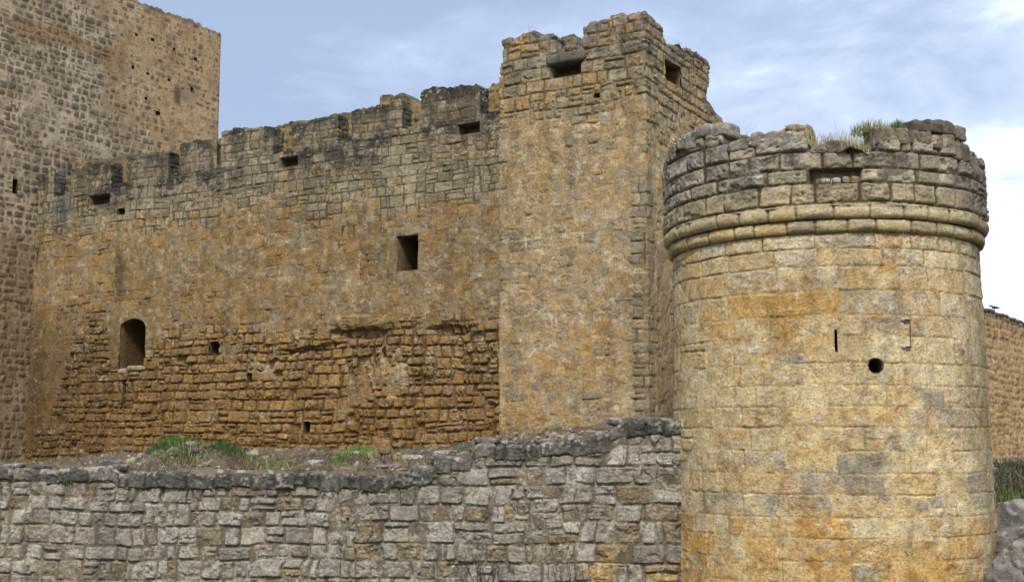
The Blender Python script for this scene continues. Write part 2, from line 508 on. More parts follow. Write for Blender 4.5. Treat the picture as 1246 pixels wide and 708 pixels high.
def rects(pl, lst, off=0):
    """holes given by two opposite corners of each, measured -> (s0,s1,z0,z1)"""
    out = []
    for (u0, v0, u1, v1) in lst:
        p2 = Plane(pl.P+pl.n*off, pl.e)
        s0, _ = p2.hit(u0, (v0+v1)/2); s1, _ = p2.hit(u1, (v0+v1)/2)
        _, za = p2.hit((u0+u1)/2, v0); _, zb = p2.hit((u0+u1)/2, v1)
        out.append((s0, s1, zb, za))
    return out

# ================================================================== 1. long curtain wall
def lw_fn_factory(L, holes, body=True, side=None):
    def fn(S, Z, P, tp):
        U, V = project(LW.P[0]+LW.e[0]*S, LW.P[1]+LW.e[1]*S, Z)
        nz1 = fbm(S*.5, Z*.7, 4, 21); nz2 = fbm(S*1.3+9, Z*1.3, 4, 22); nz3 = fbm(S*4, Z*4, 4, 23)
        # where the render has fallen away: bottom zone and the upper courses
        low_line = np.interp(U, [0, 60, 85, 95, 128, 135, 200, 300, 400, 480, 520, 600, 640], [560, 520, 430, 368, 366, 440, 400, 398, 402, 392, 385, 380, 380])
        low = ss(V+nz2*16+nz1*10, low_line-6, low_line+20)*(1-.75*ss(nz1+.6*nz2-.25*ss(V, 430, 500), .35, .8))
        up_line = np.interp(U, [0, 35, 140, 300, 450, 560, 640], [262, 262, 272, 245, 255, 230, 222])
        upz = ss(-(V+nz2*26+nz1*14), -up_line-34, -up_line+26)
        left = ss(-U, -75, -25)
        h1, p1, r = mason(L, S, Z, .064, .036, .026, .06, .007, .06, tilt=.26)      # rubble
        h2, p2, r_ = mason(L, S, Z, .022, .022, .013, .02, .003, .016, .014)
        hst = h1*low+h2*(1-low)
        prof = p1*low+p2*(1-low)
        hp = .030+.010*nz3+.016*nz2                       # render coat
        hp = hp-.080*low*(1-.55*left)-.045*upz+ss(nz2, .25, .8)*.010-.022*ss(fbm(S*3.1+5, Z*3.3, 3, 29)+.5*nz3, .1, .7)
        patch = ss(1-np.hypot((U-473)/(24+6*nz3), (V-452)/42), 0, .25)
        patch = np.maximum(patch, ss(1-np.hypot((U-316)/(26), (V-455)/26)+.2*nz3, 0.1, .4)*.6)
        hp = hp+patch*(.085+.05*nz3)
        h = np.maximum(hst, hp); plas = ss(hp-hst, -.006, .010)
        # hollow under the broken ledge and missing stones
        hol = ss(1-np.hypot((U-437)/(42), (V-406-(U-437)*-.02)/(8+3*nz3)), 0, .4)
        hol = np.maximum(hol, .7*ss(1-np.hypot((U-545)/30, (V-402)/(9+3*nz3)), 0, .4))
        hol = np.maximum(hol, .7*ss(1-np.hypot((U-380)/40, (V-425-(U-380)*-.15)/(7+3*nz3)), 0, .4))
        h = h-.20*hol; st_dk = hol
        ledge = ss(1-np.hypot((U-440)/55, (V-391)/9), 0, .5); h = h+.06*ledge
        miss = (r[2] > .955) & (low > .5) & (p1 > .02)
        h = np.where(miss, h-.13*p1, h)
        h = h+.02*nz1
        C = np.zeros(S.shape+(3,))
        # stones
        A = lin(162, 130, 78); B = lin(136, 108, 66); G = lin(142, 126, 98); W = lin(190, 172, 138)
        st = mix(np.broadcast_to(A, C.shape), B, r[0])
        st = mix(st, lin(176, 134, 68), ss(r[1], .7, .95)*.6)
        st = mix(st, G, ss(r[3], .6, .95)*(.25+.75*(1-low)))
        st = mix(st, W, ss(r[2]*1., .86, .93)*ss(V, 330, 420)*.55*ss(-V, -500, -400))
        dirt = lin(98, 76, 48)
        st = mix(np.broadcast_to(dirt, C.shape), st, ss(prof, .1, .6))
        upc = mix(np.broadcast_to(lin(166, 153, 124), C.shape), lin(132, 121, 98), r[0])
        upc = mix(upc, lin(168, 140, 92), ss(r[1]+.3*nz2+.4*ss(-upz, -.9, -.3), .6, 1.0)*.8)
        upc = mix(np.broadcast_to(lin(104, 92, 70), C.shape), upc, ss(prof, .05, .5))
        st = mix(st, upc, ss(upz+.3*(1-low)*ss(nz2, -.3, .6), .1, .9)*(1-low))
        # render
        pc = mix(np.broadcast_to(lin(157, 131, 88), C.shape), lin(136, 120, 92), ss(nz2*.4+nz3*.6+.35*ss(-V, -360, -250), -.1, .8)*.6)
        pc = mix(pc, lin(166, 128, 72), ss(nz1, .0, .8)*ss(V, 330, 440)*.7)
        pc = mix(pc, lin(124, 98, 64), ss(fbm(S*.9+4, Z*.45, 3, 31)+.4*nz3, .05, .9)*.6)
        pc = mix(pc, lin(184, 170, 140), ss(fbm(S*5, Z*6, 3, 33)+.5*(r_[2]-.5), .42, .7)*.65)
        pc = mix(pc, lin(140, 130, 112), ss(fbm(S*3.1, Z*4.2, 3, 35)+.25*nz2, .35, .7)*.5)
        pc = mix(pc, lin(192, 174, 138), ss(patch, .0, .9)*ss(nz3+.8*nz2, -.9, .5)*.7)
        pc = mix(pc, st*1.03, .38*ss(prof, .25, .9)*ss(nz3+.3, -.5, .5))
        pc = pc*(1-.16*ss(-prof, -.25, 0)*ss(nz2+.5, -.2, .6))[..., None]
        C = mix(st, pc, plas)
        # dark weathering under the battlement, streaks, damp left end
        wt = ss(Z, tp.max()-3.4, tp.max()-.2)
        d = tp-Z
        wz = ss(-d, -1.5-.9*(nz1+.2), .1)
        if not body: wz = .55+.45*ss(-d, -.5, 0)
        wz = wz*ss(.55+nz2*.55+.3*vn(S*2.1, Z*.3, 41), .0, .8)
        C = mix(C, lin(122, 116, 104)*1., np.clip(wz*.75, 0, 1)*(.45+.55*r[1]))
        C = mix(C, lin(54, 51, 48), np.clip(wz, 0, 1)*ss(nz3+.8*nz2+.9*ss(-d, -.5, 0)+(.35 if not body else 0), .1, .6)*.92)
        if side is not None: C = mix(C, lin(70, 66, 60), ss(S, side, side+.06)*ss(nz3+.5, -.3, .6)*.8)  # right end and back of each merlon coloured darker, to set merlons apart
        C = mix(C, lin(84, 88, 94), ss(1-np.hypot((U-77)/16, (V-250)/60)+.35*nz3, .0, .9)*.7)
        C = mix(C, lin(84, 74, 58), ss(1-np.hypot((U-146)/10, (V-335)/42)+.3*nz3, .1, .7)*.6)
        C = mix(C, lin(92, 70, 46), ss(-U+nz2*40, -300, 10)*ss(V, 350, 450)*.8)
        C = mix(C, lin(156, 112, 52), ss(V, 430, 540)*(1-.6*ss(-U, -160, -40))*.25)
        C = grain(C, S, Z, nz1, nz2, r)
        cut = np.zeros(S.shape, bool)
        for (s0, s1, z0, z1, ar) in holes:
            m = (S > s0) & (S < s1) & (Z > z0) & (Z < z1)
            if ar:
                c = (s0+s1)/2; rr = (s1-s0)/2
                m &= ~((Z > z1-ar) & (np.hypot((S-c)/rr, (Z-(z1-ar))/ar) > 1))
            cut |= m
            near = (S > s0-.1) & (S < s1+.1) & (Z > z0-.1) & (Z < z1+.1)
            h = np.where(near, np.maximum(h, .012), h)
        return h, C, cut
    return fn

LWroot = thing('curtain_wall', LW.pt(7.5, GZ), 'long ochre curtain wall with crumbling merlons between the tall left tower and the square tower', 'castle wall')
lay_lw = Mixed([Layout(3, GZ, 14.5, (.22, .34), (.20, .50), -1, 22, .04, .10, .35), Layout(4, GZ, 14.5, (.17, .29), (.16, .44), -1, 22, .05, .06, .4), Layout(5, GZ, 14.5, (.26, .38), (.26, .6), -1, 22, .04, .22, .35)])
hl = rects(LW, [(109, 237, 134, 249), (341, 191, 363, 203), (557, 150, 584, 163), (484, 287, 509, 329), (147, 388, 177, 447), (150, 462, 154, 495), (256, 416, 268, 430), (303, 454, 308, 465), (467, 422, 471, 434), (370, 513, 378, 526), (143, 254, 152, 261)])
hole = [(*h, 0) for h in hl]; hole[4] = (*hl[4], .3)
P, N, s = rail([LW.pt(-.15), LW.pt(17.2*KS)], .0165)
topf = inter(LW, [(20, 243), (35, 241), (67, 236), (88, 232), (135, 223), (157, 217), (205, 210), (219, 207), (264, 200), (283, 196), (345, 181), (356, 178), (411, 167), (429, 163), (489, 152), (513, 147), (583, 134), (610, 130)])
top = topf(s-.15)-.09+.03*vn(s*6, s*0, 5)
T = P-N*2.6
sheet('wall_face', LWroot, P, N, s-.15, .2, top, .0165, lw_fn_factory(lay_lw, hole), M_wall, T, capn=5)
oc = lin(92, 72, 48); og = lin(120, 108, 88)
opening('loophole', LWroot, LW, *hl[0], .5, og); opening('loophole', LWroot, LW, *hl[1], .5, og); opening('loophole', LWroot, LW, *hl[2], .5, og)
win = opening('window', LWroot, LW, *hl[3], 2.2, lin(112, 92, 62), label='upright square-headed window')
aw = opening('window', LWroot, LW, *hl[4], 1.6, lin(100, 76, 48), arch=.3, label='arched window above a slanting sill')
opening('arrow_slit', LWroot, LW, *hl[5], .5, oc)
for k in (6, 9, 10): opening('putlog_hole', LWroot, LW, *hl[k], .35, oc)
for k in (7, 8): opening('arrow_slit', LWroot, LW, *hl[k], .4, oc)
# window frame of squared stones (a little prouder and paler than the wall)
s0, s1, z0, z1 = hl[3]
def bar(name, parent, pl, a0, a1, b0, b1, off0, off1, C, seed, mat=M_wall, label=None):
    c = pl.pt((a0+a1)/2, (b0+b1)/2, (off0+off1)/2)
    e3 = np.array([pl.e[0], pl.e[1], 0]); n3 = np.array([pl.n[0], pl.n[1], 0])
    return block(name, parent, c, e3*(a1-a0)/2, n3*(off1-off0)/2, (0, 0, (b1-b0)/2), seed, C, mat, .03, 9., .02, .05, label=label)
bar('frame_stone', win, LW, s0-.16, s1+.16, z1+.004, z1+.24, -.2, .05, lin(150, 134, 104), 31)
bar('frame_stone', win, LW, s0-.20, s0-.004, z0+.3, z1, -.2, .045, lin(140, 122, 92), 32)
bar('frame_stone', win, LW, s1+.004, s1+.20, z0-.0, z1-.2, -.2, .045, lin(150, 128, 92), 33)
s0, s1, z0, z1 = hl[4]
for k, (a, b, dz) in enumerate(((s0-.05, s0+.33, -.05), (s0+.36, s1+.08, .02))):
    bar('sill_stone', aw, LW, a, b, z0-.12+dz, z0+.03+dz, -.3, .09, lin(165, 150, 125), 41+k)
# merlons
MER = [((35, 213), (66, 211), 243), ((88, 207), (110, 204), (135, 201), 236), ((157, 192), (180, 188), (205, 186), 225), ((220, 178), (240, 175), (264, 173), 212),
       ((270, 160), (290, 158), (312, 158), (332, 156), 204), ((356, 157), (380, 147), (396, 146), (411, 141), 184), ((429, 135), (458, 130), (489, 124), 169), ((513, 114), (540, 107), (560, 108), (583, 105), 153)]
for k, m in enumerate(MER):
    pts = m[:-1]; a, z = LW.prof(pts)
    a0, a1 = a[0], a[-1]; th = .46
    zb = float(topf((a0+a1)/2))-.22
    loop = [LW.pt(a0, 0, -th), LW.pt(a0, 0, .0), LW.pt(a1, 0, .0), LW.pt(a1, 0, -th)]
    P, N, s = rail(loop, .024, True, 3)
    so = s-th+a0
    ax = (P-LW.P)@LW.e
    jag = .10*(h01(np.floor(ax/.33+k*.37), k*1.)-.6)+.03*vn(ax*3.1, ax*0+k, 8)+.03*vn(ax*11, ax*0, 9)
    tp = np.interp(ax, a, z)+.07+jag
    sk = [LW.pt(a0+th/2, 0, -th/2), LW.pt(max(a0+th/2+.02, a1-th/2), 0, -th/2)]
    T = near_on(P, sk)
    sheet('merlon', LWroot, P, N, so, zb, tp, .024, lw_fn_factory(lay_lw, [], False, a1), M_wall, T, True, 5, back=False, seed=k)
# inner parapet behind the merlons
rp = [(40, 204), (80, 197), (135, 193), (160, 187), (200, 186), (222, 180), (266, 168), (320, 156.5), (335, 153.5), (381, 144.5), (428, 135), (461, 131), (462.5, 118), (490, 113.5), (500, 120), (508, 128), (513, 152), (574, 150), (580, 109), (611, 100.5), (625, 98)]
a, z = LW.prof(rp, -1.35)
def fn_inner(S, Z, P, tp):
    h, p, r = mason(lay_lw, S+3.3, Z, .05, .05, .02, .05, .004, .05)
    C = mix(np.broadcast_to(lin(160, 134, 90), S.shape+(3,)), lin(138, 118, 84), r[0])
    C = mix(C, lin(98, 92, 84), ss(-(tp-Z), -.35, 0)*ss(fbm(S*2, Z*2, 3, 3), -.3, .4)*.85)
    return h, C, None
P, N, s = rail([LW.pt(a[0], 0, -1.35), LW.pt(a[-1], 0, -1.35)], .03)
tp = np.interp(s+a[0], a, z)+.05*vn(s*4, s*0, 2)+.03*vn(s*11, s*0, 3)
sheet('inner_parapet', LWroot, P, N, s, 7.9, tp, .04, fn_inner, M_wall, P-N*.7, capn=4, seed=4)
# ================================================================== 2. square tower
STroot = thing('square_tower', ST.pt(st_w/2, GZ, -st_d/2), 'square ochre stone tower with broken battlements, standing between the long wall and the round tower', 'tower')
hs = rects(ST, [(671, 78, 708, 93), (724, 114, 730, 120)]); hr = rects(SR, [(809, 78, 827, 102)])
lay_st = Mixed([Layout(8, GZ, 14, (.26, .38), (.26, .58), -3, 9, .035, .12, .22), Layout(9, GZ, 14, (.18, .30), (.2, .46), -3, 9, .05, .10, .3)])
def st_fn_factory(cuts, body=True):
    def fn(S, Z, P, tp):
        side = ss(S, st_w-.04, st_w+.06)
        U, V = project(ST.P[0]+ST.e[0]*S, ST.P[1]+ST.e[1]*S, Z)
        Vn = V                                     # height measured along the front
        nz1 = fbm(S*.6+50, Z*.7, 4, 51); nz2 = fbm(S*1.5+30, Z*1.5, 4, 52); nz3 = fbm(S*4.5, Z*4.5, 4, 53)
        h2, p, r = mason(lay_st, S, Z, .034, .035, .013, .035, .006, .028); h2 = h2*(1-.6*ss(S, st_w-.4, st_w)*ss(-Z, -8.6, -7.7))
        zt = 10.05
        upz = ss(Z+nz2*.6+nz1*.4, 8.9, 10.2)
        corner = ss(-np.abs(S-st_w+.0), -.42-.12*vn(Z*3, Z*0, 3), -.33)*ss(-Z, -7.9, -7.3)
        base = ss(-Z+nz2*.25, -2.45, -1.75)
        stone = np.maximum(np.maximum(upz, corner*.75), base*.8)
        stone = np.maximum(stone, side*.45*ss(fbm(S*1.2, Z*1.0, 3, 57), -.3, .5))
        hp = .040+.008*nz3+.010*nz2-.055*stone+.014*ss(nz1, 0, .6)
        peek = ss(fbm(S*2.1+7, Z*2.5, 3, 58), .15, .6)*.014+.016*ss(fbm(S*3.6+2, Z*3.9, 3, 59)+.4*nz3, .1, .6)
        hp = hp-peek
        h = np.maximum(h2, hp); plas = ss(hp-h2, -.006, .010)
        h = h+.018*nz1
        st = mix(np.broadcast_to(lin(166, 152, 122), S.shape+(3,)), lin(142, 128, 100), r[0])
        st = mix(st, lin(178, 146, 92), ss(r[1], .5, .9)*.8)
        st = mix(st, lin(182, 140, 76), base*.7)
        st = mix(st, lin(150, 140, 120), corner*.5*(1-base))
        st = mix(np.broadcast_to(lin(122, 100, 68), S.shape+(3,)), st, ss(p, .05, .5))
        pc = mix(np.broadcast_to(lin(177, 150, 105), S.shape+(3,)), lin(162, 140, 102), ss(nz2*.6+nz3*.6, .0, .8)*(1-.5*ss(V, 330, 430))*.7)
        pc = mix(pc, lin(186, 148, 86), ss(nz1+.2, .0, .8)*ss(-Z, -6.5, -3.)*.8)
        pc = mix(pc, lin(164, 124, 72), ss(nz1*.5+nz3*.6, .3, .8)*.45)
        pc = mix(pc, lin(200, 188, 158), ss(fbm(S*4.4, Z*5.5, 3, 63)+.5*(r[2]-.5), .38, .68)*.65)
        pc = mix(pc, lin(156, 146, 128), ss(fbm(S*2.4, Z*4.5, 3, 65)+.25*ss(S, .8, 2.5)+.4*nz3, .6, .9)*.6)
        # rusty stones looking through low down
        pc = mix(pc, lin(152, 108, 58), (r[2] > .72)*ss(p, .5, .9)*ss(1-np.abs(Z-3.95)/1.4, 0, .4)*ss(nz3+nz2, -.35, .5)*.6)
        pc = mix(pc, mix(pc, st, np.full(S.shape, .5))*1.03, .38*ss(p, .25, .9)*ss(nz3+.3, -.5, .5))
        pc = pc*(1-.16*ss(-p, -.25, 0)*ss(nz2+.5, -.2, .6))[..., None]
        C = mix(st, pc, plas)
        d = tp-Z
        wz = ss(-d, -.75-.6*nz1, .1)
        if not body: wz = .35+.65*ss(-d, -.6, 0)
        C = mix(C, lin(108, 102, 94), wz*ss(nz2+.3, -.2, .6)*.7)
        C = mix(C, lin(58, 54, 50), wz*ss(nz3+.3*ss(-d, -.3, 0), .25, .8)*.7)
        C = mix(C, lin(180, 158, 120), side*ss(-Z+nz2*.8, -7.2, -5.6)*.5)
        C = grain(C*np.array([1.1, 1.1, 1.12]), S, Z, nz1, nz2, r)
        cut = np.zeros(S.shape, bool)
        for (s0, s1, z0, z1) in cuts:
            cut |= (S > s0) & (S < s1) & (Z > z0) & (Z < z1)
            near = (S > s0-.1) & (S < s1+.1) & (Z > z0-.1) & (Z < z1+.1)
            h = np.where(near, np.maximum(h, .012), h)
        return h, C, cut
    return fn
c0 = ST.pt(0); c1 = ST.pt(st_w); c2 = SR.pt(st_d); cb = ST.pt(0, 0, -st_d)
P, N, s = rail([ST.pt(0, 0, -2.2), c0, c1, c2, SR.pt(st_d, 0, -.8)], .0165, blur=3)
s = s-2.2
_, zbt = ST.hit(690, 63)
top = np.full(len(s), zbt)+.03*vn(s*5, s*0, 2)
st_cuts = hs+[(st_w+a, st_w+b, c, d) for (a, b, c, d) in hr]
sheet('wall_face', STroot, P, N, s, .4, top, .0165, st_fn_factory(st_cuts), M_wall, P-N*.62, capn=4)
opening('embrasure', STroot, ST, *hs[0], .55, lin(138, 124, 98))
opening('putlog_hole', STroot, ST, *hs[1], .3, oc)
opening('embrasure', STroot, SR, *hr[0], .5, lin(120, 98, 70))
# merlon at the left of the front
def st_merlon(front_pts, side_pts, seed):
    th = .5
    if front_pts and side_pts:
        a, z = ST.prof(front_pts); b, zb_ = SR.prof(side_pts)
        loop = [ST.pt(a[0], 0, -th), ST.pt(a[0]), ST.pt(st_w), SR.pt(b[-1]), SR.pt(b[-1], 0, -th), ST.pt(st_w-th, 0, -th)]
        sk = [ST.pt(a[0]+th/2, 0, -th/2), ST.pt(st_w-th/2, 0, -th/2), SR.pt(b[-1]-th/2, 0, -th/2)]
        A = np.concatenate([a, st_w+b[1:]]); Zt = np.concatenate([z, zb_[1:]])
        s_off = a[0]-th
    elif front_pts:
        a, z = ST.prof(front_pts)
        loop = [ST.pt(a[0], 0, -th), ST.pt(a[0]), ST.pt(a[-1]), ST.pt(a[-1], 0, -th)]
        sk = [ST.pt(a[0]+th/2, 0, -th/2), ST.pt(a[-1]-th/2, 0, -th/2)]
        A, Zt, s_off = a, z, a[0]-th
    else:
        b, z = SR.prof(side_pts)
        loop = [SR.pt(b[0], 0, -th), SR.pt(b[0]), SR.pt(b[-1]), SR.pt(b[-1], 0, -th)]
        sk = [SR.pt(b[0]+th/2, 0, -th/2), SR.pt(b[-1]-th/2, 0, -th/2)]
        A, Zt, s_off = st_w+b, z, st_w+b[0]-th
    P, N, s = rail(loop, .022, True, 3)
    so = s+s_off
    fa = (P-ST.P)@ST.e; sa = st_w+(P-SR.P)@SR.e
    key = np.where((sa > st_w+.25) | (len(front_pts or []) == 0), sa, fa) if side_pts else fa
    tp = np.interp(key, A, Zt)+.09*(h01(np.floor(key/.37), seed*1.)-.6)+.03*vn(key*5, key*0, seed)+.02*vn(key*13, key*0, seed+1)
    T = near_on(P, sk)
    return sheet('merlon', STroot, P, N, so, zbt-.12, tp, .022, st_fn_factory([], False), M_wall, T, True, 5, back=False, seed=seed)
st_merlon([(612.5, 48), (635, 42), (652, 38.5), (656, 42), (676, 40)], None, 3)
st_merlon([(710, 29), (732, 22), (760, 17), (783, 13)], [(784, 13), (793, 20), (801, 29), (806, 34), (808, 46), (812, 53)], 5)
st_merlon(None, [(813, 56), (826, 55), (836, 61), (848, 64), (855, 70), (862, 75)], 6)
# short back merlon seen behind the first one
a, z = ST.prof([(683, 42), (699, 46)], -.9)
loop = [ST.pt(a[0], 0, -1.6), ST.pt(a[0], 0, -.9), ST.pt(a[1], 0, -.9), ST.pt(a[1], 0, -1.6)]
P, N, s = rail(loop, .03, True, 3)
tp = np.full(len(s), z.mean())+.04*vn(s*4, s*0, 3)
sheet('merlon', STroot, P, N, s, zbt-.3, tp, .03, st_fn_factory([], False), M_wall, near_on(P, [ST.pt(a.mean(), 0, -1.1), ST.pt(a.mean(), 0, -1.4)]), True, 4, back=False)
# lintel of the embrasure
a0, a1, b0, b1 = hs[0]
e3 = np.array([*ST.e, 0]); n3 = np.array([*ST.n, 0]); Zu = np.array([0, 0, 1.])
block('lintel', STroot, ST.pt((a0+a1)/2, b1+.13, -.12), e3*(a1-a0+.24)/2, n3*.27, Zu*.14, 12, lin(112, 104, 94), M_wall, .03, 5, .04, .1)
# tower roof deck so that the top is closed
V = np.array([ST.pt(.1, zbt-.9, -.1), ST.pt(st_w-.1, zbt-.9, -.1), SR.pt(st_d-.1, zbt-.9, -.1), ST.pt(.1, zbt-.9, -st_d+.1)])
mesh('roof_deck', V, np.array([[0, 1, 2, 3]]), lin(130, 118, 95), M_soil, STroot)

# ================================================================== 3. tall left tower
KTroot = thing('castle_tower', KT.pt(1.4, GZ, -3), 'tall brown rubble tower at the far left, cut by the top of the photo', 'tower')
lay_kt = Mixed([Layout(14, GZ, 21, (.20, .29), (.2, .44), -12, 11, .035, .08, .4), Layout(15, GZ, 21, (.22, .31), (.22, .40), -12, 11, .04, .1, .4)])
kh = rects(KT, [(u-1.3, v-1.4, u+1.3, v+1.4) for u, v in ((165, 43), (185, 49), (211, 60), (237, 72), (161, 82), (179, 90), (205, 98), (233, 109), (177, 120))]+[(189, 136, 194, 140), (15, 218, 21, 236)])
def kt_fn(S, Z, P, tp):
    U, V = project(KT.P[0]+KT.e[0]*S, KT.P[1]+KT.e[1]*S, Z)
    nz1 = fbm(S*.5, Z*.6, 4, 71); nz2 = fbm(S*1.2+3, Z*1.2, 4, 72); nz3 = fbm(S*3, Z*3, 4, 73)
    h, p, r = mason(lay_kt, S, Z, .028, .035, .012, .06, .014, .02)
    right = ss(U+nz2*22+nz1*12-(V-60)*.12, 120, 185)             # more mortar and warmer to the right
    upc = ss(-V+nz2*14, -62, -30)*ss(-U, -150, -60)
    hp = .008+.005*nz3+.018*right+.010*ss(nz1, .1, .7)
    hh = np.maximum(h, hp); pl = ss(hp-h, -.008, .010)
    st = mix(np.broadcast_to(lin(152, 136, 113), S.shape+(3,)), lin(126, 113, 96), r[0])
    st = mix(st, lin(136, 108, 78), ss(r[1], .6, .95)*.8)
    mo = mix(np.broadcast_to(lin(200, 182, 154), S.shape+(3,)), lin(176, 158, 130), ss(nz2, -.4, .6))
    wr = mix(np.broadcast_to(lin(204, 174, 134), S.shape+(3,)), lin(178, 148, 110), ss(nz2*.6+nz3*.5, -.3, .6))
    mo = mix(mo, wr, right); st = mix(st, lin(152, 128, 98), right*.6)
    C = mix(st, mo, pl)
    C = mix(C, lin(150, 112, 70), ss(1-np.hypot((U-60)/110, (V-42-(U-60)*.35)/16)+.4*nz2, 0, .7)*.5)
    C = mix(C, lin(84, 62, 42), ss(1-np.hypot((U-214)/8, (V-115)/20)+.3*nz3, .0, .8)*.8)
    C = mix(C, lin(100, 92, 82), ss(-(tp-Z), -.35-.3*nz2, .05)*.7)
    C = mix(C, lin(120, 110, 102), ss(1-np.hypot((U-228)/26, (V-112)/22)+.3*nz3, .0, .8)*.4)
    C = mix(C, lin(56, 58, 62), ss(1-np.hypot((U-105)/42, (V-204)/13)+.35*nz3, .0, .6)*.75)
    C = mix(C, lin(140, 112, 78), ss(V+nz2*20, 240, 330)*.5)
    C = C*(.84+.09*nz3)[..., None]*np.array([1., .985, .96])
    cut = np.zeros(S.shape, bool)
    for (s0, s1, z0, z1) in kh:
        cut |= (S > s0) & (S < s1) & (Z > z0) & (Z < z1)
        near = (S > s0-.1) & (S < s1+.1) & (Z > z0-.1) & (Z < z1+.1)
        hh = np.where(near, np.maximum(hh, .012), hh)
    return hh, C, cut
aa, zz = KT.prof([(165, 0), (220, 21), (267.5, 43)])
kt_len = KT.hit(266.5, 100)[0]
ztk = float(zz.mean())
P, N, s = rail([KT.pt(-3.0), KT.pt(kt_len), KT.pt(kt_len, 0, -2.5)], .032, blur=2)
s = s-3.0
top = np.interp(s, aa, zz)+.07*vn(s*4, s*0, 3)+.07*vn(s*1.1, s*0, 4)+.05*vn(s*11, s*0, 5)
sheet('wall_face', KTroot, P, N, s, .2, top, .032, kt_fn, M_far, P-N*.6, capn=3)
P, N, s = rail([KT.pt(-3.0, 0, -5.5), KT.pt(-3.0, 0, -.6)], .12); s = s-9
sheet('wall_face', KTroot, P, N, s, .2, np.full(len(s), ztk), .12, lambda S, Z, P, tp: (lambda q: (q[0], q[1], None))(kt_fn(S, Z, P, tp)), M_far, P-N*.6, capn=3)
for k, h_ in enumerate(kh[:10]): opening('putlog_hole', KTroot, KT, *h_, .4, lin(70, 55, 40), M_far)
opening('arrow_slit', KTroot, KT, *kh[10], .5, lin(60, 50, 40), M_far)

# ================================================================== 4. round tower
az = math.atan2(RC[0], RC[1]); D = np.hypot(*RC)
fwd = RC/D; rgt = np.array([fwd[1], -fwd[0]])
NP = Plane(RC-fwd*RR, rgt)                  # tangent plane nearest to the viewer
def rz(v, r=RR):
    p = Plane(RC-fwd*r, rgt); return p.hit(1010, v)[1]
RTroot = thing('round_tower', (RC[0], RC[1], GZ), 'round tower of pale golden ashlar with double roll moulding and ruined grey top', 'tower')
zm0, zm1, zm2 = rz(281, 2.95), rz(264.5, 3.0), rz(245.5, 3.05)
zst = rz(186, 2.94)
def ang_rail(r, step, a0=-PI, a1=PI):
    n = int((a1-a0)*r/step); th = np.linspace(a0, a1, n, endpoint=(a1-a0) < 2*PI-.01)
    # th = 0 faces the viewer, positive to the right
    Nn = -fwd[None]*np.cos(th)[:, None]+rgt[None]*np.sin(th)[:, None]
    return RC+Nn*r, Nn, th*r, th
def on_drum(u, v, r=RR):
    d = ray(u, v); dx = d[:2]
    A = dx@dx; B = -2*dx@RC; Cc = RC@RC-r*r
    t = (-B-math.sqrt(max(0, B*B-4*A*Cc)))/(2*A)
    p = dx*t-RC
    return math.atan2(p@rgt, -(p@fwd)), EYE[2]+d[2]*t
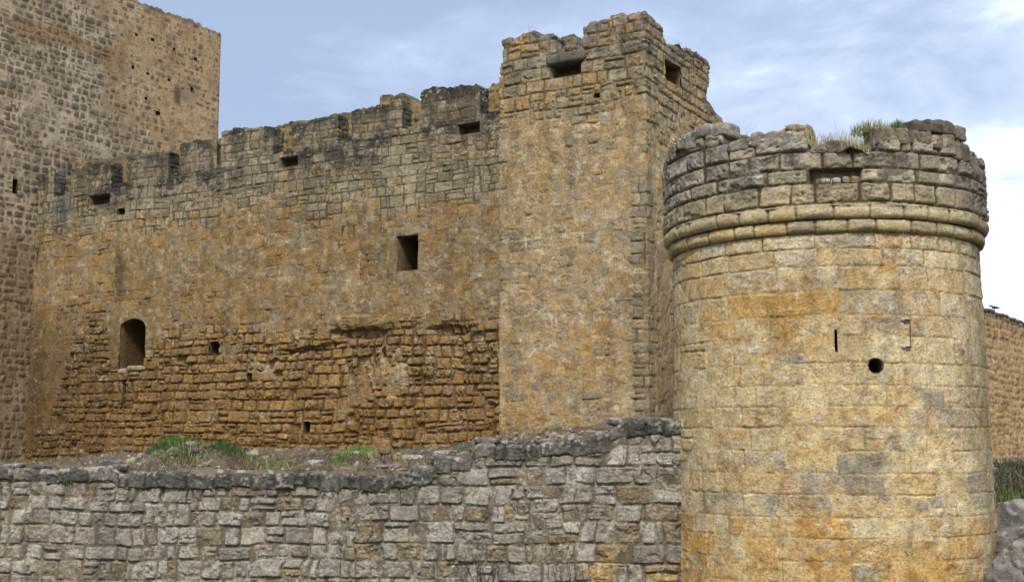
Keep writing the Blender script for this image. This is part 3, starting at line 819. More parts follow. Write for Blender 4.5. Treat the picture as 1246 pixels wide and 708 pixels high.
# courses measured on the drum (near point), bottom to top
lay_rt = Layout(22, GZ, 5.2, (.34, .42), (.5, 1.15), -10, 10, .008, .06, .12)
lay_rt.z = np.array([GZ-.3, GZ+.1]+[rz(v) for v in (712, 683, 655, 630, 602, 576, 548, 519, 494, 468, 441, 408, 382, 352, 322.5, 301, 282.5)]+[rz(270)])
while len(lay_rt.cuts) < len(lay_rt.z): lay_rt.cuts.append(lay_rt.cuts[2]+.3)
th_h, z_h = on_drum(1066.5, 444.5); th_s, z_s = on_drum(1017.5, 414)
def rt_fn(S, Z, P, tp):
    nz1 = fbm(S*.5+11, Z*.7, 4, 81); nz2 = fbm(S*1.3+3, Z*1.6, 4, 82); nz3 = fbm(S*4, Z*5, 4, 83); nz4 = fbm(S*11, Z*11, 3, 84)
    v = 354+(rz0-Z)*PXM                      # rough course height in survey units
    h, p, r = mason(lay_rt, S, Z, .022, .018, .008, .022, .005, .009, .006, tilt=.08)
    hp = .019+.004*nz3+.007*nz2-.014*ss(-v, -340, -300)
    hh = np.maximum(h, hp); pl = ss(hp-h, -.003, .005)
    hh = hh-.011*ss(nz4+.35*nz3, .45, .8)*ss(nz2, -.4, .4)          # pitted, flaking faces
    crk = ss(-p, -.35, -.02)*ss(fbm(S*1.7, Z*2.1, 3, 87)+.5*ss(-v, -420, -310), -.1, .25); hh = hh-.010*crk
    st = mix(np.broadcast_to(lin(222, 202, 158), S.shape+(3,)), lin(200, 174, 124), r[0])
    st = mix(st, lin(212, 172, 100), ss(r[1]+.2*nz2, .6, .95)*.7)
    grey = ss(r[2]*.9+.35*nz1+.35*nz3+.55*ss(1-np.abs(v-585)/60, 0, 1)*ss(S, -1.6, -.2), .80, 1.02)
    st = mix(st, lin(160, 152, 136), grey*.85)
    pale = ss(r[3]+.2*nz2+.35*ss(-v, -400, -300)+.3*ss(S, 0, 2), .8, 1.1)
    st = mix(st, lin(206, 192, 160), pale*.7)
    mo = mix(np.broadcast_to(lin(216, 192, 140), S.shape+(3,)), lin(204, 172, 114), ss(nz2, -.3, .5))
    jd = mix(np.broadcast_to(lin(150, 122, 80), S.shape+(3,)), mo, ss(v, 300, 345))
    C = mix(jd, st, ss(p, .1, .6)); C = mix(C, mo, pl*.72)
    C = mix(C, lin(132, 106, 70), crk*.45)
    # ochre and rust staining
    C = mix(C, lin(212, 160, 74), ss(nz1*.5+.2*nz3+.75*(r[0]-.5)+.5*ss(1-np.hypot((S+1.6)/1.9, (v-370)/85), 0, .8)+.75*ss(v, 560, 680), .35, 1.0)*.60)
    C = mix(C, lin(186, 134, 66), ss(nz2*.6+nz3*.5+.25*ss(v, 560, 660), .42, .85)*.5)
    C = mix(C, lin(156, 114, 66), ss(nz4+.5*nz3, .6, .9)*.4)
    C = mix(C, lin(214, 206, 184), ss(fbm(S*6, Z*8, 3, 88), .5, .8)*.4)
    C = mix(C, lin(134, 122, 98), ss(S+.35*nz2, 2.3, 3.6)*.5)       # shade of the right flank painted in, darker and greyer
    C = grain(C, S, Z, nz1, nz2, r)
    hh = hh-.10*ss(Z, -1., zm0+.3)*np.clip((Z+1)/(zm0+1.3), 0, 1)/np.maximum(ss(Z, -1., zm0+.3), 1e-3)-.0
    th = S/RR
    cut = (np.hypot((th-th_h)*RR, Z-z_h) < .125) | ((np.abs(th-th_s)*RR < .024) & (np.abs(Z-z_s) < .18))
    return hh, C, cut
rz0 = rz(354); PXM = (rz(344)-rz(354)); PXM = 10/PXM
P, N, s, th = ang_rail(RR, .0165)
top = np.full(len(s), zm0+.02)
sheet('drum', RTroot, P, N, s, GZ-.2, top, .0165, rt_fn, M_smooth, P-N*.4, True, 2, back=False)
class Bent:
    """a plane-like frame wrapped at one point of the drum"""
    def __init__(s, th, r):
        n = -fwd*math.cos(th)+rgt*math.sin(th); e = np.array([-n[1], n[0]])
        s.P = RC+n*r; s.e = e; s.n = n
    def pt(s, a, z=0, off=0):
        q = s.P+s.e*a+s.n*off; return np.array([q[0], q[1], z])
opening('gun_loop', RTroot, Bent(th_h, RR-.05), -.115, .115, z_h-.115, z_h+.115, .5, lin(96, 76, 50), M_smooth, arch=.1149, splay=-.1, front=-.002)
opening('arrow_slit', RTroot, Bent(th_s, RR-.055), -.02, .02, z_s-.17, z_s+.17, .4, lin(90, 74, 52), M_smooth, front=-.002)
# roll mouldings
def roll(z0, z1, rbase, bulge, seed, shift):
    zc = (z0+z1)/2; hz = (z1-z0)/2
    rnd = np.random.RandomState(seed); cuts = [-PI*3.2]
    while cuts[-1] < PI*3.2: cuts.append(cuts[-1]+rnd.uniform(.36, .74))
    cuts = np.array(cuts)
    m = 15; al = np.linspace(-PI/2, PI/2, m)
    P, N, s, th = ang_rail(rbase, .02)
    A, S = np.meshgrid(al, s); Sw = S+.01*vn(S*3, A, seed)
    j = np.clip(np.searchsorted(cuts, Sw)-1, 0, len(cuts)-2)
    d = np.minimum(Sw-cuts[j], cuts[j+1]-Sw); jt = 1-ss(d, .002, .035)
    r1 = h01(j.astype(float), seed); r2 = h01(j.astype(float), seed+3)
    nz = fbm(S*5, A*1.2, 4, seed)
    q = bulge*(1+.16*(r1-.5)-.26*jt+.10*nz)
    rad = rbase+q*np.maximum(np.cos(A), 1e-6)**.6-.012*jt-.01
    Zv = zc+hz*(1-.05*jt)*np.sin(A)*(1+.04*(r2-.5))+.01*(r1-.5)
    Nn = N[:, None]; XY = RC+Nn*rad[..., None]
    C = mix(np.broadcast_to(lin(214, 196, 154), S.shape+(3,)), lin(190, 172, 132), r1)
    C = mix(C, lin(210, 174, 108), ss(r2, .6, .9)*.6)
    C = mix(C, lin(132, 122, 104), ss(fbm(S*2, A, 3, seed+2)+.2*(A > .4), .2, .7)*.6)
    C = mix(C, lin(112, 94, 66), jt*.7)
    C = mix(C, lin(120, 110, 92), ss(S+.3*nz, 2.2, 3.4)*.6)  # right-flank shade painted into the rolls as well
    C = C*(1+.13*nz)[..., None]
    V = np.concatenate([XY, Zv[..., None]], -1)
    return mesh('roll_moulding', V.reshape(-1, 3), quads(len(s), m, True).reshape(-1, 4), C.reshape(-1, 3), M_smooth, RTroot)
# ring behind the rolls so that nothing shows through the joints
roll(zm0, zm1-.004, RR-.08, .115, 3, 0)
roll(zm1+.004, zm2, RR-.02, .135, 5, .2)
# parapet: three courses over the mouldings
R2 = 2.94
lay_rp = Layout(27, 0, 9, (.3, .32), (.36, .72), -11, 11, .018, .07, .35)
pz = [zm2-.35, zm2+.005, rz(222, R2), rz(205, R2), rz(184, R2), rz(160, R2), rz(130, R2)]
lay_rp.z = np.array(pz)
thr0, zr1 = on_drum(984, 206, R2); thr1, zr0 = on_drum(1050, 223, R2)
zr1 = rz(206, R2)+.0; zr0 = rz(223, R2)
def rp_fn(S, Z, P, tp):
    nz1 = fbm(S*.5+11, Z*.7, 4, 91); nz2 = fbm(S*1.3+3, Z*1.6, 4, 92); nz3 = fbm(S*4, Z*5, 4, 93); nz4 = fbm(S*12, Z*12, 3, 94)
    h, p, r = mason(lay_rp, S, Z, .042, .028, .022, .035, .007, .030)
    t = ss(Z+.12*nz2+.12*ss(S, .5, 2.5), pz[1], pz[3])
    st = mix(np.broadcast_to(lin(188, 170, 130), S.shape+(3,)), lin(160, 146, 116), r[0])
    dk = mix(np.broadcast_to(lin(184, 172, 148), S.shape+(3,)), lin(142, 132, 114), r[1])
    dk = mix(dk, lin(74, 69, 63), ss(nz2+nz3*.8, .1, .7)*.7)
    dk = mix(dk, lin(190, 186, 176), ss(nz3+.5*nz4, .45, .8)*.5*ss(-S, -1.5, .5))
    C = mix(st, dk, t)
    C = mix(np.broadcast_to(lin(96, 84, 66), S.shape+(3,)), C, ss(p, .02, .4))
    C = mix(C, lin(104, 97, 88), ss(S+.4*nz2, 1.9, 2.9)*.65)  # right-flank shade carried up into the parapet colour
    C = grain(C, S, Z, nz1, nz2, r)
    rec = (Z > zr0) & (Z < zr1) & (S/R2 > thr0) & (S/R2 < thr1)
    h = np.where(rec, h*.3-.16+.03*nz3, h)
    C = np.where(rec[..., None], lin(112, 96, 72)*(1+.3*nz3)[..., None], C)
    return h+.012*nz1, C, None
P, N, s, th = ang_rail(R2, .0165)
ptop = [on_drum(u_, v_, R2) for u_, v_ in ((815, 188), (846, 178), (850, 166), (880, 166), (884, 177), (911, 180), (915, 168), (981, 167), (985, 184), (1058, 184), (1062, 166), (1120, 166), (1165, 170), (1188, 190))]
top = np.interp(th, [q[0] for q in ptop], [q[1] for q in ptop])+.025*vn(s*4, s*0, 3)+.02*vn(s*11, s*0, 4)
sheet('parapet', RTroot, P, N, s, zm2-.05, top, .0165, rp_fn, M_smooth, np.broadcast_to(RC, P.shape)*1.+N*.4, True, 6, back=False)
# loose topmost stones of the parapet, one by one round the rim: (u0,u1,v_top,v_bottom)
rim = [(806, 824, 176, 196), (822, 846, 163, 184), (846, 883, 151, 168), (884, 911, 170, 184), (913, 945, 161, 180), (944, 979, 159, 179),
       (984, 1008, 175, 187), (1006, 1030, 172, 186), (1030, 1060, 176, 187), (1062, 1092, 156, 176), (1090, 1120, 157, 176), (1119, 1134, 160, 176), (1133, 1162, 163, 182), (1160, 1180, 174, 196), (1178, 1194, 190, 212),
       (1113, 1143, 144, 161), (1141, 1164, 147, 164), (1161, 1176, 154, 171)]
rim2 = []
rq = np.random.RandomState(19)
for (u0, u1, v0, v1) in rim:
    if u1-u0 > 27 and u1 < 1165:
        um = u0+(u1-u0)*rq.uniform(.38, .62); rim2 += [(u0, um, v0+rq.uniform(-1, 3), v1), (um, u1, v0+rq.uniform(-1, 3), v1)]
    else: rim2.append((u0, u1, v0, v1))
for k, (u0, u1, v0, v1) in enumerate(rim2):
    u0 = max(u0, 812); u1 = min(u1, 1191)
    uc, vc = (u0+u1)/2, (v0+v1)/2
    thc, zc = on_drum(uc, vc, R2+.02)
    t0, _ = on_drum(u0, vc, R2+.02); t1, _ = on_drum(u1, vc, R2+.02)
    zt_ = on_drum(uc, v0, R2+.02)[1]; zb_ = on_drum(uc, v1, R2+.02)[1]
    n = -fwd*math.cos(thc)+rgt*math.sin(thc); e = np.array([-n[1], n[0]])
    hw = max(.1, abs(t1-t0)*R2/2*1.03); dep = .24
    if uc < 822 or uc > 1180: hw = .24
    c = RC+n*(R2-dep+.045)
    cc = lin(150, 142, 128) if uc < 1000 else lin(128, 116, 98)
    block('parapet_stone', RTroot, (c[0], c[1], zc), np.array([*e, 0])*hw, np.array([*n, 0])*dep, Zu*(abs(zt_-zb_)/2*1.08), 50+k, cc, M_rock, .02, 6.5, .065, .5 if uc < 1000 else .2, dark=.5)
# hidden half of the rim
for k in range(16):
    thc = PI*.56+k*(PI*.88)/15
    n = -fwd*math.cos(thc)+rgt*math.sin(thc); e = np.array([-n[1], n[0]]); c = RC+n*(R2-.2)
    block('parapet_stone', RTroot, (c[0], c[1], zst+.10), np.array([*e, 0])*.24, np.array([*n, 0])*.22, Zu*.14, 90+k, lin(98, 92, 84), M_rock, .06, 4., .05, .4, dark=.5)
# rubble heart inside the ring
gx = np.linspace(-1, 1, 60)
GX, GY = np.meshgrid(gx*2.95, gx*2.95, indexing='ij')
rr_ = np.hypot(GX, GY)
sx_ = GX*rgt[0]-GY*fwd[0]; sy_ = GX*rgt[1]-GY*fwd[1]
PT_T = np.array([q[0] for q in ptop]); PT_Z = np.array([q[1] for q in ptop])
def fill_z(x, y):
    """top of the rubble inside the ring"""
    x = np.asarray(x, float)-RC[0]; y = np.asarray(y, float)-RC[1]
    a = np.arctan2(x*rgt[0]+y*rgt[1], -(x*fwd[0]+y*fwd[1])); r = np.hypot(x, y)
    e = np.interp(a, PT_T, PT_Z, left=PT_Z[0], right=PT_Z[-1])
    return e-.03+(zst+.28-e)*ss(-r, -2.6, -1.2)+.07*fbm(x*1.9, y*1.9, 3, 5)+.05*vn(x*7, y*7, 3)
hz_ = fill_z(RC[0]+sx_, RC[1]+sy_)
V = np.stack([RC[0]+sx_, RC[1]+sy_, hz_], -1).reshape(-1, 3)
Q = quads(60, 60).reshape(-1, 4); Q = Q[(rr_.ravel()[Q] < 2.9).all(1)]
Cc = mix(np.broadcast_to(lin(110, 98, 74), (3600, 3)), lin(88, 84, 60), ss(vn(GX*3, GY*3, 2), -.2, .5).ravel())
mesh('rubble_fill', V, Q, Cc, M_soil, RTroot)
# crack gauge fixed to the drum
thg, zg1 = on_drum(1107, 389); _, zg0 = on_drum(1107, 422)
Bg = Bent(thg, RR-.055)
M_steel = plain_mat('dull_steel', (.05, .05, .05), .5, .6)
gr = thing('crack_gauge', Bg.pt(0, zg0, .03), None, None)
gr.parent = RTroot; gr.location = [float(x) for x in (Bg.pt(0, zg0, .03)-wloc(RTroot))]
e3g = np.array([*Bg.e, 0]); n3g = np.array([*Bg.n, 0])
block('rod', gr, Bg.pt(0, (zg0+zg1)/2, .06), e3g*.006, n3g*.006, Zu*((zg1-zg0)/2), 3, lin(120, 125, 130), M_steel, .05, 3, 0, 0)
for zq in (zg0, zg1):
    block('bracket', gr, Bg.pt(-.04, zq, .055), e3g*.055, n3g*.012, Zu*.010, 4, lin(60, 60, 60), M_steel, .05, 6, 0, 0)
    block('mortar_pad', gr, Bg.pt(-.06, zq+.01, .022), e3g*.085, n3g*.014, Zu*.032, 6, lin(205, 200, 188), M_smooth, .02, 3, .05, 0)

# ================================================================== 5. retaining wall
RWroot = thing('retaining_wall', RW.pt(-8, GZ), 'low grey drystone-looking retaining wall across the foreground, running into the round tower', 'wall')
lay_rw = Mixed([Layout(35, GZ-.3, 3, (.30, .42), (.28, .72), -19, 2, .04, .10, .36), Layout(36, GZ-.3, 3, (.25, .36), (.2, .55), -19, 2, .05, .12, .40)], .7)
tprof = inter(RW, [(-150, 574), (0, 577), (90, 575), (130, 577), (145, 590), (200, 592), (300, 594), (400, 592), (500, 596), (528, 578), (560, 582), (575, 560), (640, 562), (700, 556), (742, 552), (748, 532), (822, 529)])
rcop = np.random.RandomState(8); cc_ = [-20.]
while cc_[-1] < 3: cc_.append(cc_[-1]+rcop.choice([.2, .28, .36, .45, .62, .75])*rcop.uniform(.85, 1.15))
cc_ = np.array(cc_); cj_ = rcop.uniform(-.035, .035, len(cc_)); ch_ = rcop.uniform(.24, .34, len(cc_))
def rw_fn(S, Z, P, tp):
    U, V = project(RW.P[0]+RW.e[0]*S, RW.P[1]+RW.e[1]*S, Z)
    nz1 = fbm(S*.6, Z*.9, 4, 101); nz2 = fbm(S*1.7+3, Z*1.9, 4, 102); nz3 = fbm(S*5, Z*5, 4, 103); nz4 = fbm(S*14, Z*14, 3, 104)
    h, p, r = mason(lay_rw, S, Z, .055, .022, .018, .035, .006, .040, tilt=.32)
    hp = .010+.010*nz3+.012*nz2; hp = hp+.012*ss(fbm(S*.8+7, Z, 3, 107), 0, .6)
    # coping course
    jj = np.clip(np.searchsorted(cc_, S+.012*vn(S*7, Z*7, 3))-1, 0, len(cc_)-2)
    x_ = np.minimum(S-cc_[jj], cc_[jj+1]-S)-.008; y_ = np.minimum(tp-Z+.03, ch_[jj]-(tp-Z))
    sdc = np.minimum(x_, y_)+.012*nz3
    oc_ = (tp-Z) < ch_[jj]
    pcg = np.clip(sdc/.035, 0, 1); pcg = 1-(1-pcg)**2
    q1 = h01(jj.astype(float), 3.); q2 = h01(jj.astype(float), 5.); q3 = h01(jj.astype(float), 7.)
    hcg = pcg*(.065+.06*(q1-.5)+(Z-tp+.15)*(q2-.5)*.3+(S-cc_[jj]-.2)*(q3-.5)*.12+.026*fbm(S*6, Z*7, 4, 109)+.012*nz4)
    h = np.where(oc_, hcg, h); p = np.where(oc_, pcg, p)
    hp = hp-.05*(r[3] > .9)-.03*oc_
    hh = np.maximum(h, hp); pl = ss(hp-h, -.006, .006)
    st = mix(np.broadcast_to(lin(172, 163, 147), S.shape+(3,)), lin(140, 132, 118), r[0])
    st = mix(st, lin(178, 172, 158), ss(r[1], .65, .95)*.7)
    st = mix(st, lin(146, 126, 92), ss(r[2]+.15*nz1, .72, .95)*.75)
    st = mix(st, lin(186, 152, 92), ss(r[3]+.25*nz2, .3, .7)*ss(V, 655, 690)*ss(U, 650, 730)*.9)
    mo = mix(np.broadcast_to(lin(104, 94, 80), S.shape+(3,)), lin(124, 112, 92), ss(nz2, -.2, .5))
    C = mix(st, mo, pl*.85)
    d = tp-Z
    cg = mix(np.broadcast_to(lin(126, 120, 110), S.shape+(3,)), lin(92, 88, 83), q1)
    cg = mix(cg, lin(66, 64, 62), ss(nz2+.7*nz3, .0, .7)*.6)
    cg = mix(np.broadcast_to(lin(92, 80, 66), S.shape+(3,)), cg, ss(pcg, .05, .5))
    C = np.where(oc_[..., None], cg, C)
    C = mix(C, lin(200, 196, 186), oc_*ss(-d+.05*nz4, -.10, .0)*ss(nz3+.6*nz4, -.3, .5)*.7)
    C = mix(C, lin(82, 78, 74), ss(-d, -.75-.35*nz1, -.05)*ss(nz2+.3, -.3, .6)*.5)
    C = mix(C, lin(192, 188, 180), ss(nz3*.6+.8*nz4, .5, .9)*.5)
    C = mix(C, lin(84, 79, 73), ss(-nz3*.7+.7*nz4, .45, .95)*.5)
    C = mix(C, lin(92, 86, 78), ss(1-np.hypot((U-130)/18, (V-650)/90)+.3*nz2, 0, .7)*.5)
    C = grain(C, S, Z, nz1, nz2, r)
    return hh+.025*nz1, C, None
P, N, s = rail([RW.pt(-18.5), RW.pt(.3)], .014)
s = s-18.5
cu = np.array([-170, 90, 126, 135, 146, 152, 300, 420, 500, 526, 530, 572, 576, 640, 735, 742, 760, 822, 840.])
cv = np.array([572, 570, 566, 566, 572, 575, 576, 575, 577, 568, 557, 556, 541, 539, 528, 522, 514, 511, 510.])
ca_ = np.array([RW.hit(a_, b_) for a_, b_ in zip(cu, cv)])
jn = np.clip(np.searchsorted(cc_, s)-1, 0, len(cc_)-2)
je = np.minimum(s-cc_[jn], cc_[jn+1]-s)
top = np.interp(s, ca_[:, 0], ca_[:, 1])+cj_[jn]-.035*(1-ss(je, 0, .07))+.012*vn(s*9, s*0, 3)+.008*vn(s*23, s*0, 4)
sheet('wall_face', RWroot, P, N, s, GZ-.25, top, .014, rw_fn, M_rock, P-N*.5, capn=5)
# coping: row of dark stones along the top, stepped
rr = np.random.RandomState(5)
for k, (uc, w_, hh_) in enumerate(((10, 20, .05), (46, 14, .04), (128, 18, .06), (142, 12, .05), (512, 20, .08), (548, 38, .05), (590, 22, .06), (618, 16, .04), (664, 20, .04), (700, 16, .05), (733, 13, .05), (756, 24, .07), (788, 26, .06), (812, 14, .05))):
    a_ = RW.hit(uc, 560)[0]; w = w_/64.
    zt_ = float(np.interp(a_, s, top))
    block('coping_stone', RWroot, RW.pt(a_, zt_+hh_*.5, -.2+rr.uniform(-.03, .05)), np.array([*RW.e, 0])*w/2*1.3+Zu*rr.uniform(-.02, .02), np.array([*RW.n, 0])*rr.uniform(.14, .22), Zu*hh_*1.1, 200+k, lin(124, 118, 110)*rr.uniform(.8, 1.1), M_rock, .018, 4., .10, .5, dark=.5)

# ================================================================== 6. far wall, ruined wall
FWroot = thing('far_wall', FW.pt(4, GZ), 'reddish brown block wall in the distance to the right of the round tower', 'castle wall')
lay_fw = Mixed([Layout(41, -1, 8, (.2, .36), (.25, .8), -8, 22, .04, .1, .3), Layout(42, -1, 8, (.16, .26), (.2, .45), -8, 22, .05, .1, .3)])
fa, fz = FW.prof([(1197, 377), (1222, 386.5), (1246, 395)])
def fw_fn(S, Z, P, tp):
    nz2 = fbm(S*1.2, Z*1.4, 4, 112); nz3 = fbm(S*4, Z*4, 3, 113)
    h, p, r = mason(lay_fw, S, Z, .03, .04, .01, .04, .010, .03)
    C = mix(np.broadcast_to(lin(190, 154, 104), S.shape+(3,)), lin(158, 126, 86), r[0])
    C = mix(C, lin(192, 160, 118), ss(r[1], .6, .9)*.7)
    C = mix(np.broadcast_to(lin(188, 160, 116), S.shape+(3,)), C, ss(p, .1, .6))
    C = mix(C, lin(120, 104, 88), ss(-(tp-Z), -.5, 0)*.6)
    return h, C*(1+.12*nz2+.1*nz3)[..., None], None
P, N, s = rail([FW.pt(-6.), FW.pt(16)], .035); s = s-6
top = np.polyval(np.polyfit(fa, fz, 1), np.clip(s, -1, 6))*1.+.03*vn(s*3, s*0, 4)
sheet('wall_face', FWroot, P, N, s, GZ, top, .035, fw_fn, M_far, P-N*.8, capn=3)
for k in range(34):
    a_ = -.5+k*.42
    zt_ = float(np.interp(a_, s, top))
    block('coping_stone', FWroot, FW.pt(a_, zt_+.03, -.25), np.array([*FW.e, 0])*.2, np.array([*FW.n, 0])*.3, Zu*.07, 300+k, lin(96, 88, 78), M_rock, .06, 4, .05, .1)

UWroot = thing('ruined_wall', UW.pt(1.4, GZ), 'jagged yellowish stump of ruined wall showing above the round tower, right of the square tower', 'ruined wall')
ua, uz = UW.prof([(855, 120), (866, 133), (872, 138), (875, 147), (884, 156), (898, 163), (915, 170), (932, 170), (938, 163), (955, 157), (965, 151), (975, 152), (983, 150), (987, 158), (988, 176), (995, 215)])
P, N, s = rail([UW.pt(ua[0]-.3), UW.pt(ua[-1]), UW.pt(ua[-1], 0, -.7)], .025); s = s+ua[0]-.3
ax = (P-UW.P)@UW.e
top = np.interp(ax, ua, uz)+.05*vn(ax*5, ax*0, 6)+.03*vn(ax*14, ax*0, 5)
def uw_fn(S, Z, P, tp):
    nz2 = fbm(S*2, Z*2, 4, 122); nz3 = fbm(S*5, Z*5, 3, 123)
    h, p, r = mason(lay_st, S+2.2, Z, .05, .05, .02, .05, .004, .05)
    C = mix(np.broadcast_to(lin(184, 166, 128), S.shape+(3,)), lin(150, 136, 108), r[0])
    C = mix(C, lin(84, 80, 74), ss(-(tp-Z), -.35, 0)*ss(nz2+ss(-S, -.9, -.2), -.1, .5)*.85)
    return h+.03*nz2, C*(1+.15*nz3)[..., None], None
sheet('wall_face', UWroot, P, N, s, GZ, top, .03, uw_fn, M_wall, P-N*.35, capn=4)

# ================================================================== 7. ground and terrace
def rough_ground(X, Y):
    z = -1.25*ss(Y, 4, 17)
    bank = 2.35*ss(Y+.4*(X-9), 21.5, 30.)*ss(X, 8.4, 9.6)
    far = ss(Y, 60, 300)*.0
    return z+bank+.06*fbm(X*.7, Y*.7, 4, 7)
def grid_mesh(name, xs, ys, zf, cf, mat, label=None, cat=None, kind='structure'):
    X, Y = np.meshgrid(xs, ys, indexing='ij'); Z = zf(X, Y)
    V = np.stack([X, Y, Z], -1).reshape(-1, 3)
    C = cf(X, Y, Z).reshape(-1, 3)
    o = mesh(name, V, quads(len(xs), len(ys)).reshape(-1, 4), C, mat, None)
    return tag(o, label, cat, None, kind)
def gcol(X, Y, Z):
    n1 = fbm(X*.6, Y*.6, 4, 8); n2 = fbm(X*3, Y*3, 4, 9)
    C = mix(np.broadcast_to(lin(120, 102, 76), X.shape+(3,)), lin(86, 98, 52), ss(n1, -.2, .5))
    return C*(1+.2*n2)[..., None]
xs = np.concatenate([-np.geomspace(1500, 30, 22), np.linspace(-28, 28, 300), np.geomspace(30, 1500, 22)])
ys = np.concatenate([-np.geomspace(1500, 12, 20), np.linspace(-10, 45, 260), np.geomspace(47, 1500, 22)])
grid_mesh('ground', xs, ys, rough_ground, gcol, M_soil, 'sloping earth and grass ground in front of and beside the walls', 'ground')
# terrace between the retaining wall and the castle
def rear_y(X):
    ylw = LW.P[1]+(X-LW.P[0])*LW.e[1]/LW.e[0]
    yst = ST.P[1]+(X-ST.P[0])*ST.e[1]/ST.e[0]
    ysr = SR.P[1]+(X-SR.P[0])*SR.e[1]/SR.e[0]
    y = np.where(X > ST.P[0], yst, ylw)
    return np.where(X > SR.P[0], ysr, y)
nx, ny = 620, 120
xx = np.linspace(-19, 3.35, nx); tt = np.linspace(0, 1, ny)**1.3
X, Tt = np.meshgrid(xx, tt, indexing='ij')
yf = RW.P[1]+(X-RW.P[0])*RW.e[1]/RW.e[0]+.22
yr = rear_y(X)+.15
Y = yf+(yr-yf)*Tt
sf = (X-RW.P[0])/RW.e[0]
zf_ = np.interp(sf, *[np.array(q) for q in zip(*[(RW.hit(u_, v_)[0], RW.hit(u_, v_+1.5)[1]) for u_, v_ in ((-100, 573), (0, 573), (100, 573), (150, 573), (180, 572), (300, 570), (500, 572), (530, 560), (580, 547), (640, 541), (740, 524), (822, 513))])])
def rearz(u_, v_):
    pl = LW if u_ < 606 else ST
    a_, z_ = pl.hit(u_, v_); return pl.pt(a_)[0], z_
rzp = sorted([rearz(u_, v_) for u_, v_ in ((-60, 575), (0, 572), (60, 569), (100, 566), (140, 560), (190, 551), (300, 549), (400, 549), (500, 549), (560, 543), (602, 534), (612, 531), (700, 524), (780, 518))])
zr_ = np.interp(X, [p_[0] for p_ in rzp], [p_[1] for p_ in rzp])
sm = Tt*Tt*(3-2*Tt)
Zt = zf_+(zr_-zf_)*sm
Ua, _ = project(X, Y, Zt)
mound = ss(1-np.hypot((Ua-238)/82, (Tt-.22)/.26), 0, .6)
Zt = Zt+mound*.36+.16*ss(1-np.hypot((Ua-440)/70, (Tt-.3)/.35), 0, .8)
Zt = Zt+(.09*fbm(X*1.6, Y*1.6, 4, 13)+.07*vn(X*6, Y*6, 14)+.05*vn(X*14, Y*14, 15))*ss(Tt, 0, .05)
Y[:, 0] = yf[:, 0]-.02; Zt[:, 0] = Zt[:, 1]-.6; Y[:, 1] = Y[:, 0]+.01
n1 = fbm(X*1.1, Y*1.1, 4, 16); n2 = fbm(X*5, Y*5, 4, 17)
Ct = mix(np.broadcast_to(lin(124, 108, 90), X.shape+(3,)), lin(96, 80, 68), ss(n1+.5*n2, -.3, .4))
Ct = mix(Ct, lin(176, 166, 150), ss(n2, .48, .75)*.6)
Ct = mix(Ct, lin(70, 84, 36), ss(mound+.6*n1, .6, 1.1)*.8)
V = np.stack([X, Y, Zt], -1).reshape(-1, 3)
tag(mesh('terrace', V, quads(nx, ny).reshape(-1, 4), (Ct*(1+.2*n2)[..., None]).reshape(-1, 3), M_soil), 'stony earth terrace between the grey retaining wall and the castle walls', 'terrace', None, 'structure')
def terr_z(x, y):
    i = int(np.clip(np.searchsorted(xx, x), 1, nx-1))
    c = Y[i]; return float(np.interp(y, c, Zt[i]))

# ================================================================== 8. plants and loose stones
G1 = lin(96, 128, 44); G2 = lin(70, 100, 36); G3 = lin(150, 150, 80); DRY = lin(160, 140, 100); DK = lin(50, 70, 34)
def terr_at(u_, t_):
    """point on the terrace in survey column u_, fraction t_ of the way to the castle"""
    x_ = 0
    lo, hi = -19., 3.3
    for _ in range(40):
        md = (lo+hi)/2
        i = int(np.clip(np.searchsorted(xx, md), 1, nx-1)); j = int(t_*(ny-1))
        uu = project(X[i, j], Y[i, j], Zt[i, j])[0]
        if uu < u_: lo = md
        else: hi = md
    return np.array([X[i, j], Y[i, j], Zt[i, j]])
tufts = [(206, .35, .34, 260, .34, [G1, G2], 'bright green grass tuft crowning the stony mound, behind the coping'),
         (188, .30, .22, 120, .22, [G2, DK], 'darker low grass at the left end of the mound'),
         (250, .30, .34, 200, .24, [G2, G3, DK], 'olive grass across the middle of the mound'),
         (275, .22, .24, 140, .20, [G2, DK], 'short dark grass at the right end of the mound'),
         (325, .25, .3, 160, .20, [G3, G2], 'yellow-green grass tuft right of the mound'),
         (352, .2, .2, 90, .16, [G2, DRY], 'thin grass tuft between the mound and the middle clump'),
         (412, .25, .16, 110, .18, [G2, G1], 'small green tuft left of the brightest one over the middle of the wall'),
         (436, .5, .26, 220, .26, [G1, lin(110, 150, 50)], 'brightest green grass tuft over the middle of the retaining wall'),
         (468, .35, .28, 120, .22, [DRY, G3], 'dry straw tuft right of the brightest green one'),
         (222, .14, .26, 110, .2, [G2, DK, DRY], 'low mixed grass hanging at the front foot of the mound'),
         (168, .3, .2, 70, .14, [DRY, G3], 'straw-coloured tuft left of the mound'),
         (300, .12, .2, 80, .16, [DRY, DK], 'brown and green tuft at the right front foot of the mound'),
         (386, .14, .18, 60, .14, [DRY, lin(130, 104, 88)], 'brown dry tuft left of the small green tuft'),
         (505, .16, .2, 80, .16, [DRY, lin(130, 110, 84), DK], 'brown tuft just left of the wall step'),
         (562, .2, .12, 60, .16, [lin(120, 135, 110), G2], 'pale grey-green tuft beside the large dark coping stone')]
for k, (u_, t_, rad, n, hg, cols, lb) in enumerate(tufts):
    c = terr_at(u_, t_)
    grass('grass_tuft', c, rad*1.6, int(n*4.5), hg*1.45, cols, 400+k, lb, group='grass tufts on the terrace', zf=terr_z, wid=.011)
